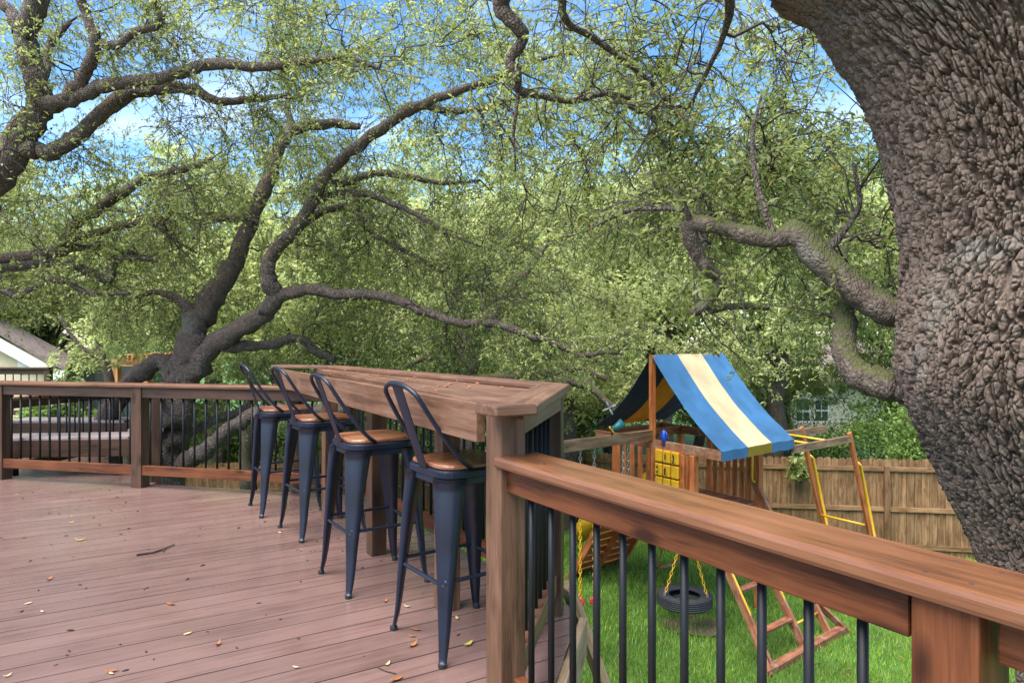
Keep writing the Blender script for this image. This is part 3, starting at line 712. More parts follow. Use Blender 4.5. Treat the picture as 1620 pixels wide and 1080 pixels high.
# ------------------------------------------------------------------ fence
def fence(name, label, p, q, zt0, zt1, h, mat, pick=.135):
    p, q = Vector(p), Vector(q); d = q - p; l = d.length; d = d / l; inn_ = rgt(d); inn_ = inn_ if inn_.y < 0 else -inn_
    r = empty(name, (p.x, p.y, zt0 - h), label, 'fence')
    n = int(l / pick)
    me = None
    w = pick - .006
    v = [(-w / 2, -.009, -h / 2), (w / 2, -.009, -h / 2), (w / 2, -.009, h / 2 - .03), (w / 2 - .03, -.009, h / 2), (-w / 2 + .03, -.009, h / 2), (-w / 2, -.009, h / 2 - .03)]
    v2 = [(a, .009, c) for a, b, c in v]
    f = [tuple(range(6)), tuple(range(6, 12))[::-1]] + [(i, i + 6, (i + 1) % 6 + 6, (i + 1) % 6) for i in range(6)]
    rotm = Matrix(((0, 0, 1), (1, 0, 0), (0, 1, 0)))      # unused helper order; grain is vertical
    # grain along local x: remap so that local x is the picket's height
    vv = [(c, a, b) for a, b, c in v + v2]
    me = mesh('picket', vv, [ff[::-1] for ff in f]); me.materials.append(mat)
    X = Vector((0, 0, 1)); Y = d; Z = X.cross(Y)
    rot = Matrix((X, Y, Z)).transposed()
    rnd = random.Random(len(name))
    for i in range(n):
        t = (i + .5) * pick; zt = zt0 + (zt1 - zt0) * t / l
        link('picket', me, None, r, (p.x + d.x * t, p.y + d.y * t, zt - h / 2 + rnd.uniform(-.012, .012)), rot)
    for zz in (-.19, -h * .5, -h + .25):
        a = p + inn_ * .035; b = q + inn_ * .035
        board('rail', up_(a, zt0 + zz), up_(b, zt1 + zz), .038, .088, M['palewood'] if 0 else mat, r)
    k = int(l / 2.55)
    for i in range(k + 1):
        t = min(l - .1, .25 + i * 2.55); zt = zt0 + (zt1 - zt0) * t / l; a = p + d * t + inn_ * .08
        board('post', up_(a, zt - .12), up_(a, zt - h - .3), .088, .088, mat, r, up=inn_)
    return r
fR = at(1640, 731, -.95); fM = at(1095, 720, -.95)
zf = -.86
fa = atd(1660, 731, 12.7); fb = atd(1085, 719, 14.0)
fence('wooden_fence', 'weathered cedar picket fence closing the lawn behind the climbing frame', (fa.x, fa.y, 0), (fb.x, fb.y, 0), fa.z, fb.z, 1.93, M['fence'])
fc = atd(880, 715, 21.5); fd = atd(250, 735, 24)
fence('wooden_fence', 'farther run of picket fence lower on the slope, behind the bar', (fb.x - .02, fb.y + .1, 0), (fc.x, fc.y, 0), fb.z - .03, fc.z, 1.9, M['fence'])
fence('wooden_fence', 'distant picket fence seen low through the far deck railing', (fc.x - .05, fc.y + .05, 0), (fd.x, fd.y, 0), fc.z, fd.z, 1.9, M['fence'])

# ------------------------------------------------------------------ play tower
U = dirn(33); Vv = Vector((math.sin(R(51)), math.cos(R(51)), 0))
TA = Vector((2.55, 9.59, 0)); ZPL = -1.15; ZR = -.196
def tw(u, v, z): p = TA + U * u + Vv * v; return Vector((p.x, p.y, z))
TU, TV = 1.61, 1.66
pt = empty('play_tower', tw(0, 0, -2.81), 'red wooden play tower with a striped blue and yellow canvas roof', 'play tower')
for i in range(11):
    u = .08 + i * .145
    board('floor_plank', tw(u, 0, ZPL - .02), tw(u, TV, ZPL - .02), .138, .035, M['redworn'], pt)
for u, v in ((0, 0), (0, TV), (TU, 0), (TU, TV)):
    board('post', tw(u, v, -2.85 if (u, v) == (0, TV) else ZPL - .2), tw(u, v, ZR - .07), .1, .1, M['redwood'], pt, up=U)
for v in (0, TV):
    board('king_post', tw(.805, v, ZR - .1), tw(.805, v, 1.13), .09, .06, M['redwood'], pt, up=U)
for v in (0, TV):
    board('side_beam', tw(-.5, v - .0, ZR), tw(2.1, v, ZR), .045, .14, M['redworn'], pt)
    board('floor_joist', tw(-.02, v, ZPL - .12), tw(TU + .02, v, ZPL - .12), .045, .16, M['redwood'], pt)
for u in (0, TU): board('floor_joist', tw(u, .03, ZPL - .121), tw(u, TV - .03, ZPL - .121), .045, .16, M['redwood'], pt)
for u in (-.48, 2.08): board('eave_beam', tw(u, -.02, ZR - .005), tw(u, 1.88, ZR - .005), .045, .13, M['redwood'], pt)
board('back_rail', tw(TU, 0, ZR - .0), tw(TU, TV, ZR - .0), .045, .14, M['redwood'], pt)
board('mid_post', tw(TU, .85, ZPL), tw(TU, .85, ZR - .06), .09, .05, M['redwood'], pt, up=U)
board('ridge_beam', tw(.805, 0.02, 1.07), tw(.805, TV, 1.07), .045, .09, M['redwood'], pt)
# near-left wall: slats, tic-tac-toe panel
for u in (1.54, 1.40, 1.22, 1.04, .86, .76):
    board('slat', tw(u, -.03, ZPL - .1), tw(u, -.03, ZR - .07), .022, .09, M['redwood'], pt, up=U)
for u in (.1, .0, -.03):
    board('slat', tw(u + .06, -.05, ZPL - .1), tw(u + .06, -.05, ZR - .071), .022, .08, M['redwood'], pt, up=U)
# far-right wall: slats
for i in range(6):
    u = .86 - i * .135
    board('slat', tw(u, TV + .01, ZPL), tw(u, TV + .01, ZR - .0), .022, .085, M['redwood'], pt, up=U)
board('slat', tw(.98, TV, ZPL), tw(.98, TV, ZR), .04, .09, M['redwood'], pt, up=U)
tp = board('game_panel', tw(.16, -.035, -.54), tw(.72, -.035, -.54), .02, .60, M['redwood'], pt)
def face_pt(cu, cz, du, dz, off): return tw(cu - du, -.055 - off, cz + dz)
nV = -Vv
cells = [(.60, .44, .28)][0]
zs_ = (-.335, -.535, -.735)
marks = {}
for ci, cu in enumerate(cells):
    for ri, cz in enumerate(zs_):
        o = board('game_tile', tw(cu + .068, -.075, cz), tw(cu - .068, -.075, cz), .045, .178, M['yellow'], pt, bev=.014)
        segs = None
        if (ci, ri) == (2, 0): segs = [[(-.055, -.06), (.055, .06)], [(-.055, .06), (.055, -.06)]]
        if (ci, ri) == (1, 0): segs = [[(-.05 + .07 * math.sin(a) - .0, .06 * math.cos(a)) for a in np.linspace(0.1, 3.0, 9)]]
        if (ci, ri) == (0, 1): segs = [[(.066, .035), (0, .045), (-.055, .0), (0.0, -.035), (.066, -.03)], [(-.055, 0), (-.066, .02)]]
        if (ci, ri) == (1, 1): segs = [[(-.066, .035), (-.04, .0), (-.045, -.03), (.0, -.055), (.05, -.045), (.055, .02), (.0, .045), (-.05, .02)]]
        if segs:
            mb = MB()
            for sg in segs: mb.tube([face_pt(cu, cz, a, b, .046) for a, b in sg], .011, 6)
            mb.build('mark', M['ink'], o)
# handles
for z0, z1 in ((-.32, -.92),):
    mb = MB(); hp = lambda du, dv, z: tw(.02 + du, TV - .06 - dv, z)
    mb.tube([hp(0, 0, -.36), hp(0, .07, -.38), hp(0, .09, -.44), hp(0, .09, -.76), hp(0, .07, -.82), hp(0, 0, -.84)], .02, 8)
    mb.build('handle', M['yellow'], pt, True)
# canopy cloth
can = empty('canopy', tw(.805, .9, 1.14)); can.parent = pt; can.matrix_basis = Matrix.Translation(tw(.805, .9, 1.14) - pt.location)
VW = 1.87
def cloth(v0, v1, u_edge, z_edge, mat, sag, drop, only=False):
    mb = MB(); nu, nv = 18, 9; rows = []
    for i in range(nu + 1):
        s = i / nu; u = .805 + (u_edge - .805) * s; z = 1.14 + (z_edge - 1.14) * s - sag * math.sin(math.pi * s)
        rows.append((u, z))
    if only: rows = [(u_edge - .006, z_edge + .004)]
    if drop: rows.append((u_edge + (-.006 if u_edge < 0 else .004), z_edge - drop))
    m = nv + 1
    for k, th in ((0, 0), (1, .006)):
        for (u, z) in rows:
            for j in range(m):
                v = v0 + (v1 - v0) * j / nv - .03
                mb.v.append(tuple(tw(u, v, z - th + .004 * math.sin(j * 1.1 + u * 4) + .010 * noise.noise(Vector((v * 6, u * 5, v0 * 3))))))
    nr_ = len(rows); b = nr_ * m
    for i in range(nr_ - 1):
        for j in range(nv):
            a = i * m + j; mb.f.append((a, a + 1, a + m + 1, a + m)); mb.f.append((b + a, b + a + m, b + a + m + 1, b + a + 1))
        mb.f.append((i * m, (i + 1) * m, b + (i + 1) * m, b + i * m)); mb.f.append((i * m + nv, b + i * m + nv, b + (i + 1) * m + nv, (i + 1) * m + nv))
    for j in range(nv):
        a = (nr_ - 1) * m + j; mb.f.append((a, a + 1, b + a + 1, b + a))
    return mb.build('canopy_stripe', mat, can, smooth=False)
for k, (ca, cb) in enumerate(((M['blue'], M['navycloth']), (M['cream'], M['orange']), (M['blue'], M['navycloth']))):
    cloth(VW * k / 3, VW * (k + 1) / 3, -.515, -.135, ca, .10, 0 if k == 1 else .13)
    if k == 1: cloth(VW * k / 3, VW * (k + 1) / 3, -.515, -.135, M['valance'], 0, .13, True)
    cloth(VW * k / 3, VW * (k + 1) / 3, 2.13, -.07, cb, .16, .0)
# ladder on the open side
nf = [(1.235, .14), (1.235, .97), (1.235, 1.60)]
def lad(v, s): return tw(-1.22 * s, v, -.95 + (-2.83 + .95) * s)
for v in (.1, .95, 1.63):
    board('ladder_rail', lad(v, -.12 if v > 1.5 else .1), lad(v, 1.0), .05, .11, M['redworn'], pt, up=(-U.x, -U.y, .8))
for s in (.3, .55, .8):
    board('ladder_step', lad(.12, s), lad(.93, s), .11, .04, M['redworn'], pt, up=(0, 0, 1))
for s in (.42, .62, .84):
    mb = MB(); mb.tube([lad(.97, s), lad(1.61, s)], .017, 8); mb.build('ladder_rung', M['yellow'], pt, True)
for v in (.1, .95):
    mb = MB(); q0, q1 = lad(v, .3) + Vector((0, 0, .12)), lad(v, .72) + Vector((.0, 0, .10))
    mb.tube([lad(v, .28), q0, q1, lad(v, .75)], .016, 8); mb.build('ladder_handle', M['yellow'], pt, True)
board('ground_beam', tw(-1.25, -.15, -2.77), tw(-1.25, 1.95, -2.77), .12, .1, M['redworn'], pt)
for v, dv in ((.02, -.12), (1.72, .25)):
    board('foot_brace', lad(.1 if v < 1 else 1.63, .74) , tw(-1.3, v + dv, -2.8), .04, .1, M['redworn'], pt, up=(-U.x, -U.y, .6))
# climbing ramp on the far side
def rampp(v, s): return tw(TU + .04 + 1.25 * s, v, ZPL - .03 + (-2.9 - ZPL) * s)
for v in (.0, .62, 1.3): board('ramp_rail', rampp(v, 0), rampp(v, 1), .05, .12, M['redwood'], pt, up=(U.x, U.y, .8))
for i in range(11):
    s = .05 + i * .087
    board('ramp_board', rampp(-.02, s) + Vector((U.x, U.y, .7)) * .05, rampp(1.32, s) + Vector((U.x, U.y, .7)) * .05, .155, .025, M['redwood'], pt, up=(U.x, U.y, .8))
board('ground_beam', rampp(-.1, 1.0) + Vector((0, 0, .1)), rampp(1.4, 1.0) + Vector((0, 0, .1)), .07, .09, M['redworn'], pt)
# swing beam
board('swing_beam', tw(.805, -.04, -.06), tw(.805, -3.6, -.06), .09, .15, M['playbeam'], pt)
for s_ in (-1, 1): board('swing_leg', tw(.805 + .05 * s_, -3.4, -.05), tw(.805 + 1.0 * s_, -3.75, -3.0), .09, .09, M['playbeam'], pt, up=Vv)
# monkey bars
mb0, mb1 = tw(-.47, 1.9, -.30), tw(-.47, 3.78, -.31); mc0, mc1 = tw(.43, 1.7, -.26), tw(.43, 4.62, -.30)
board('monkey_beam', mb0, mb1, .05, .12, M['playbeam'], pt); board('monkey_beam', mc0, mc1, .05, .12, M['playbeam'], pt)
for i in range(2):
    s = 2.5 + i * .55; mb = MB(); mb.tube([tw(-.46, s, -.28), tw(.42, s, -.26)], .02, 8); mb.build('monkey_rung', M['yellow'], pt, True)
for u, v in ((-.47, 3.72), (.43, 3.72)):
    l0, l1 = tw(u, v, -.2), tw(u - .05, v + 1.05, -2.9)
    board('monkey_leg', l0, l1, .09, .05, M['redwood'], pt, up=U)
    mb = MB(); off = Vv * .16
    mb.tube([l0 + (l1 - l0) * .2 + off * .5, l0 + (l1 - l0) * .22 + off, l0 + (l1 - l0) * .8 + off, l0 + (l1 - l0) * .82 + off * .4], .028, 8); mb.build('monkey_handle', M['yellow'], pt, True)
for s in (.62, .82):
    a = tw(-.47, 3.72, -.2) + (tw(-.52, 4.77, -2.9) - tw(-.47, 3.72, -.2)) * s; b = a + U * .9
    mb = MB(); mb.tube([a, b], .02, 8); mb.build('monkey_step', M['yellow'], pt, True)
# yellow slide on the far side
mb = MB(); rows = []
for i in range(14):
    s = i / 13; v = .95 + .0 * s; u = TU + .05 + 2.3 * s; z = ZPL + .06 - 1.62 * (s ** .9) + .05 * math.sin(s * 9)
    for k in range(9):
        a = math.pi * k / 8; mb.v.append(tuple(tw(u, 1.32 + .3 * math.cos(a), z + .34 * (1 - math.sin(a) ** .6))))
for i in range(13):
    for k in range(8): mb.f.append((i * 9 + k, i * 9 + k + 1, (i + 1) * 9 + k + 1, (i + 1) * 9 + k))
o = mb.build('slide', M['yellow'], pt, True); sm = o.modifiers.new('thick', 'SOLIDIFY'); sm.thickness = .03
# toys and vane on the tower
tl = empty('toy_telescope', tw(.9, -.35, .02), 'small teal toy telescope with yellow ring on the swing beam', 'toy telescope')
a, b = atd(968, 680, 9.75), atd(986, 668, 9.75)
mb = MB(); mb.tube([a, a + (b - a) * .3, b], [.05, .045, .07], 12); mb.build('barrel', M['teal'], tl, True)
mb = MB(); mb.tube([a + (b - a) * -.08, a + (b - a) * .04], .066, 14); mb.build('ring', M['yellow'], tl, True)
mb = MB(); mb.tube([a, (a.x, a.y, -.06)], .012, 6); mb.build('stand', M['black'], tl)
tb = empty('toy_ship_wheel', tw(.62, .06, -.05), 'blue plastic toy wheel fixed beside the tower king post', 'toy wheel')
c = tw(.55, -.02, -.06)
mb = MB(); mb.tube([c + Vector((0, 0, -.12)), c + Vector((0, 0, .0)), c + Vector((0, 0, .1))], [.03, .04, .02], 10); mb.build('hub', M['bluetoy'], tb, True)
mb = MB(); mb.tube([c + Vector((math.cos(t) * .06 * U.x, math.cos(t) * .06 * U.y, .02 + .06 * math.sin(t))) for t in np.linspace(0, 6.283, 17)], .013, 6, cap=False); mb.build('rim', M['bluetoy'], tb, True)
vn = empty('wind_vane', atd(962, 690, 9.4), 'thin wire wind vane with a small propeller above the swing beam', 'wind vane')
mb = MB(); mb.tube([atd(968, 690, 9.4), atd(964, 650, 9.4), atd(974, 668, 9.4)][:2], .006, 6); mb.tube([atd(955, 646, 9.4), atd(975, 644, 9.4)], .006, 6); mb.build('wire', M['black'], vn)
mb = MB()
c = atd(964, 645, 9.36)
for k in range(4):
    t = R(25 + 90 * k); e = Vector((math.cos(t), 0, math.sin(t))); mb.tube([c, c + e * .05, c + e * .1], [.004, .018, .012], 6)
mb.build('propeller', M['steel'], vn)

# tyre swing
tcn = atd(1083, 946, 9.9); tyre = empty('tire_swing', tcn, 'black tyre swing hanging flat on yellow chains over the lawn', 'tyre swing')
ro, hh = .395, .088
prof = [(ro - .17, -hh * .75), (ro - .10, -hh), (ro - .03, -hh * .96), (ro - .004, -hh * .72)]
for i in range(5):
    zc = -hh * .6 + i * hh * .3
    prof += [(ro, zc - .008), (ro, zc + .012), (ro - .01, zc + .014), (ro - .01, zc + .022)]
prof += [(ro - .004, hh * .74), (ro - .03, hh * .96), (ro - .10, hh), (ro - .17, hh * .75), (ro - .175, hh * .5), (ro - .06, hh * .55), (ro - .04, 0), (ro - .06, -hh * .55), (ro - .175, -hh * .5)]
mb = MB(); mb.lathe(prof, 48, tcn, close=True); mb.build('tyre', M['tire'], tyre, True)
def chain(pa, pb, mat, parent, name='chain', r=.009, link_l=.055):
    pa, pb = Vector(pa), Vector(pb); d = pb - pa; n_ = max(2, int(d.length / link_l)); t = d.normalized()
    ref = Vector((1, 0, 0)); u = (ref - t * ref.dot(t)).normalized(); w = t.cross(u); mb = MB()
    for i in range(n_):
        c = pa + d * ((i + .5) / n_); e = u if i % 2 else w
        pts = [c + t * (math.cos(a) * link_l * .62) + e * (math.sin(a) * link_l * .3) for a in np.linspace(0, 6.283, 9)]
        mb.tube(pts, r, 4, cap=False)
    return mb.build(name, mat, parent)
mb = MB(); gz0 = ground_z(tcn.x, tcn.y) + .012; ring_ = []
for i in range(40):
    a = 2 * math.pi * i / 40; r_ = .34 + .13 * noise.noise(Vector((math.cos(a) * 1.5, math.sin(a) * 1.5, 3.)))
    ring_.append((tcn.x + .1 + r_ * 1.3 * math.cos(a), tcn.y + .05 + r_ * math.sin(a), gz0 + .02))
mb.v = ring_; mb.f = [tuple(range(40))]
tag(mb.build('worn_soil', M['soil'], loc=(tcn.x, tcn.y, gz0)), kind='structure')
piv = Vector((tcn.x + .06, tcn.y + .1, -1.3))
for a in (200, 325, 80):
    q = tcn + Vector((math.cos(R(a)) * (ro - .06), math.sin(R(a)) * (ro - .06), hh))
    chain(q, piv, M['yellow'], tyre, r=.0065)
    mb = MB(); mb.tube([q + Vector((0, 0, -.05)), q + Vector((0, 0, .05))], .018, 6); mb.build('clamp', M['steel'], tyre)
board('hanger_beam', tw(-.1, -.1, -1.25), tw(.5, .3, -1.25), .06, .1, M['redwood'], pt)
# trapeze with red handles, and a second swing chain pair
trp = empty('trapeze_swing', atd(919, 700, 9.4), 'trapeze handles on yellow chain ending in a red grip', 'trapeze')
for px, py in ((918, 946), (940, 944)):
    top = atd(px, 701 - (px - 918) * .15, 9.36 + (px - 918) * .006)
    bot = Vector((top.x, top.y, EYE - (py - 540) / FPX * top.y)); midp = Vector((top.x, top.y, top.z - .42))
    chain(top, midp, M['steel'], trp, r=.008); chain(midp, bot, M['yellow'], trp, r=.010)
    mb = MB(); mb.tube([bot + Vector((.035 * math.sin(t), 0, -.05 + .04 * math.cos(t))) for t in np.linspace(0, 6.283, 13)], .026, 8, cap=False); mb.build('grip', M['red'], trp, True)
sw = empty('belt_swing', atd(992, 700, 9.9), 'swing on galvanised chains hanging beside the slatted tower wall', 'swing')
for px in (986, 994):
    top = atd(px, 692, 9.85 if px < 990 else 10.0); chain(top, Vector((top.x, top.y, -.93)), M['steel'], sw, r=.009)
mb = MB(); a, b = atd(986, 700, 9.85), atd(994, 700, 10.0)
mb.box(a.x - .03, b.x + .05, a.y - .08, b.y + .08, -.98, -.95); mb.build('seat', M['rubber'], sw)
# small frame swing on the grass
fs = empty('rope_ladder', atd(1055, 880, 11.2), 'brown rope ladder rungs hanging behind the tyre swing', 'rope ladder')
for a, b, w in (((1044, 868), (1066, 860), .05), ((1040, 897), (1074, 889), .045)): board('rung', atd(*a, 11.2), atd(*b, 11.2), w, w, M['redworn'], fs)
for a, b in (((1048, 866), (1040, 896)), ((1079, 870), (1068, 890)), ((1050, 866), (1055, 800)), ((1076, 870), (1066, 800))):
    mb = MB(); mb.tube([atd(*a, 11.2), atd(*b, 11.2)], .014, 6); mb.build('rope', M['redworn'], fs)

# ------------------------------------------------------------------ trees
def catmull(P, n=6):
    P = np.asarray(P, float); Q = np.vstack([2 * P[0] - P[1], P, 2 * P[-1] - P[-2]]); o = []
    for i in range(1, len(Q) - 2):
        for t in np.linspace(0, 1, n, endpoint=False):
            p0, p1, p2, p3 = Q[i - 1], Q[i], Q[i + 1], Q[i + 2]
            o.append(.5 * (2 * p1 + (p2 - p0) * t + (2 * p0 - 5 * p1 + 4 * p2 - p3) * t * t + (3 * p1 - p0 - 3 * p2 + p3) * t ** 3))
    o.append(P[-1]); return np.array(o)
def limb(pts):
    """pts (px, py, depth, radius px at 1620 wide) -> smooth (k,4) world path"""
    w = []
    for px, py, d, r in pts:
        p = atd(px, py, d); w.append((p.x, p.y, p.z, r * d / FPX))
    c = catmull(w); c[:, 3] = np.maximum(c[:, 3], .004)
    return c
def limb_tube(mb, c, n=12, rough=.1, seed=0, jit=.5):
    rr = [max(.003, r * (1 + rough * noise.noise(Vector((i * .55, seed * 3.1, 0))))) for i, r in enumerate(c[:, 3])]
    b = len(mb.v); mb.tube([Vector(p) + Vector((noise.noise(Vector((i * .5, seed, 1.))), noise.noise(Vector((i * .5, seed, 5.))), noise.noise(Vector((i * .5, seed, 9.))))) * c[i, 3] * jit for i, p in enumerate(c[:, :3])], rr, n)
    for i in range(b, len(mb.v)):
        v = Vector(mb.v[i]); k = (i - b) // n; k = min(k, len(c) - 1)
        e = v - Vector(c[k, :3]); mb.v[i] = tuple(v + e * (.2 * noise.noise(v * 7.0) + .16 * noise.noise(v * 22.0)))
def batch_tubes(P, rad, s):
    """P (n,k,3), rad (n,k) -> verts, quads"""
    n, k, _ = P.shape
    T = np.gradient(P, axis=1); T /= np.linalg.norm(T, axis=2, keepdims=True) + 1e-9
    ref = np.where(np.abs(T[..., 2:3]) < .8, np.array([0, 0, 1.]), np.array([1., 0, 0]))
    A_ = np.cross(T, ref); A_ /= np.linalg.norm(A_, axis=2, keepdims=True) + 1e-9; B_ = np.cross(T, A_)
    ang = np.arange(s) * 2 * np.pi / s
    Vt = P[:, :, None, :] + rad[:, :, None, None] * (A_[:, :, None, :] * np.cos(ang)[None, None, :, None] + B_[:, :, None, :] * np.sin(ang)[None, None, :, None])
    idx = np.arange(n * k * s).reshape(n, k, s); a = idx[:, :-1, :]; b = np.roll(a, -1, 2); c = np.roll(idx[:, 1:, :], -1, 2); d = idx[:, 1:, :]
    return Vt.reshape(-1, 3), np.stack([a, b, c, d], -1).reshape(-1, 4)
def unit(n_, g): v = g.normal(size=(n_, 3)); return v / (np.linalg.norm(v, axis=1, keepdims=True) + 1e-9)
def nrm(v): return v / (np.linalg.norm(v, axis=-1, keepdims=True) + 1e-9)
def leaves(P, D, g, size, wid=.42):
    """leaf quads at P heading D: base, side, tip, side"""
    n_ = len(P); D = nrm(D + .55 * unit(n_, g)); up = nrm(np.array([0, 0, 1.]) + .75 * unit(n_, g))
    Sd = nrm(np.cross(D, up)); Nn = np.cross(Sd, D); l = size * (.65 + .7 * g.random(n_))[:, None]; w = l * wid * (.8 + .4 * g.random(n_))[:, None] / 2
    mid = P + D * l * .55; fold = Nn * w * (.25 + .5 * g.random(n_))[:, None]
    Q = np.stack([P, mid + Sd * w + fold, P + D * l - Nn * l * .08, mid - Sd * w + fold], 1)
    return Q.reshape(-1, 3)
def foliage(root, skel, targets, g, leaf=.06, nsec=7, nter=5, nleaf=10, sec_len=(.3, .75), ter_len=.26, mat='leaf', skel_sec=0, droop=.12, maxr=.034):
    """branches reach from the nearest limb to each target and carry side twigs with leaves"""
    pts = np.vstack([c[:, :4] for c in skel]); br = []; fr = []
    live = list(pts)
    arr = pts.copy()
    order = np.argsort([np.min(np.linalg.norm(arr[:, :3] - t, axis=1)) for t in targets])
    for ti in order:
        t = targets[ti]
        dd = np.linalg.norm(arr[:, :3] - t, axis=1) + np.maximum(0, arr[:, 2] - t[2]) * .2
        s = arr[np.argmin(dd)]; d = t - s[:3]; ln = np.linalg.norm(d)
        if ln < .15: continue
        k = 8; u = np.linspace(0, 1, k)[:, None]; sid = unit(1, g)[0]; sid -= d * sid.dot(d) / ln ** 2; sid2 = np.cross(sid, d / ln)
        p = s[:3] + d * u + sid * np.sin(u * np.pi) * ln * g.uniform(-.22, .22) + sid2 * np.sin(u * 2 * np.pi) * ln * g.uniform(-.1, .1)
        p[1:-1] += g.normal(size=(k - 2, 3)) * ln * .045
        r0 = min(s[3] * .7, .006 + .011 * ln, maxr); r = np.linspace(r0, .004, k)
        br.append(p); fr.append(r)
        arr = np.vstack([arr, np.column_stack([p[3:], r[3:]])])
    BP = np.array(br); BR = np.array(fr)
    Vs, Fs = [], []
    def addt(P_, R_, s_):
        v, f = batch_tubes(P_, R_, s_); Fs.append(f + sum(len(x) for x in Vs)); Vs.append(v)
    addt(BP, BR, 5)
    # secondaries
    nb_ = len(BP); i0 = np.repeat(np.arange(nb_), nsec); tpos = g.uniform(.3, 1, len(i0)) * 6.999; j = tpos.astype(int); fr_ = (tpos - j)[:, None]
    base = BP[i0, j] * (1 - fr_) + BP[i0, j + 1] * fr_; tan = nrm(BP[i0, j + 1] - BP[i0, j])
    if skel_sec:
        allp = np.vstack([np.column_stack([c[:-1, :3], np.diff(c[:, :3], axis=0), c[:-1, 3]]) for c in skel]); allp = allp[allp[:, 6] < .05]
        if len(allp):
            q = g.integers(0, len(allp), skel_sec); base = np.vstack([base, allp[q, :3]]); tan = np.vstack([tan, nrm(allp[q, 3:6])])
    n2 = len(base); d2 = nrm(tan * .55 + unit(n2, g) * .9 + np.array([0, 0, .08])); l2 = g.uniform(*sec_len, n2)[:, None]
    k2 = 5; P2_ = np.zeros((n2, k2, 3)); P2_[:, 0] = base; dcur = d2
    for i in range(1, k2):
        dcur = nrm(dcur + unit(n2, g) * .35 - np.array([0, 0, droop])); P2_[:, i] = P2_[:, i - 1] + dcur * l2 / (k2 - 1)
    addt(P2_, np.tile(np.linspace(.0055, .0025, k2), (n2, 1)), 3)
    i1 = np.repeat(np.arange(n2), nter); t1 = g.uniform(.2, 1, len(i1)) * (k2 - 1.001); j1 = t1.astype(int); f1_ = (t1 - j1)[:, None]
    b3 = P2_[i1, j1] * (1 - f1_) + P2_[i1, j1 + 1] * f1_; tn = nrm(P2_[i1, j1 + 1] - P2_[i1, j1]); n3 = len(b3)
    d3 = nrm(tn * .6 + unit(n3, g) * .8 - np.array([0, 0, droop * .8])); l3 = ter_len * g.uniform(.5, 1.3, n3)[:, None]
    P3_ = np.stack([b3, b3 + d3 * l3 * .5 + unit(n3, g) * l3 * .1, b3 + d3 * l3], 1)
    addt(P3_[:, ::2], np.tile(np.array([.0022, .0012]), (n3, 1)), 3)
    tw_ = np_mesh('twigs', np.vstack(Vs), np.vstack(Fs)); to = link('twigs', tw_, M['twig'], root); tag(to, kind='stuff')
    i2 = np.repeat(np.arange(n3), nleaf); tl_ = g.uniform(.1, 1.05, len(i2))[:, None]
    LPs = b3[i2] + d3[i2] * l3[i2] * tl_; LD = nrm(d3[i2] * .6 + unit(len(i2), g) * .8)
    Q = leaves(LPs, LD, g, leaf); lm = np_mesh('crown', Q, np.arange(len(Q)).reshape(-1, 4))
    lo = link('crown', lm, M[mat], root); tag(lo, kind='stuff')
    return len(Q) // 4
DENS = 0.55
GAPS = [(1115, 420, 55, 85, .6), (1270, 395, 90, 50, .4), (545, 60, 50, 50, .4), (330, 70, 95, 60, .55), (200, 200, 60, 55, .5), (120, 110, 50, 60, .6), (345, 215, 60, 40, .6), (1310, 150, 75, 85, .85), (1370, 300, 45, 50, .5), (910, 205, 40, 30, .8), (575, 30, 35, 40, .7), (440, 300, 30, 30, .3), (1215, 150, 30, 40, .4), (520, 190, 30, 30, .4)]
def region(g, x0, x1, y0, y1, d0, d1, n_):
    o = []
    n_ = int(n_ * DENS)
    while len(o) < n_:
        px, py, d = g.uniform(x0, x1), g.uniform(y0, y1), g.uniform(d0, d1)
        if any(((px - a) / c) ** 2 + ((py - b) / e) ** 2 < 1 and g.random() < p for a, b, c, e, p in GAPS): continue
        o.append(np.array(atd(px, py, d)))
    return o
total = 0

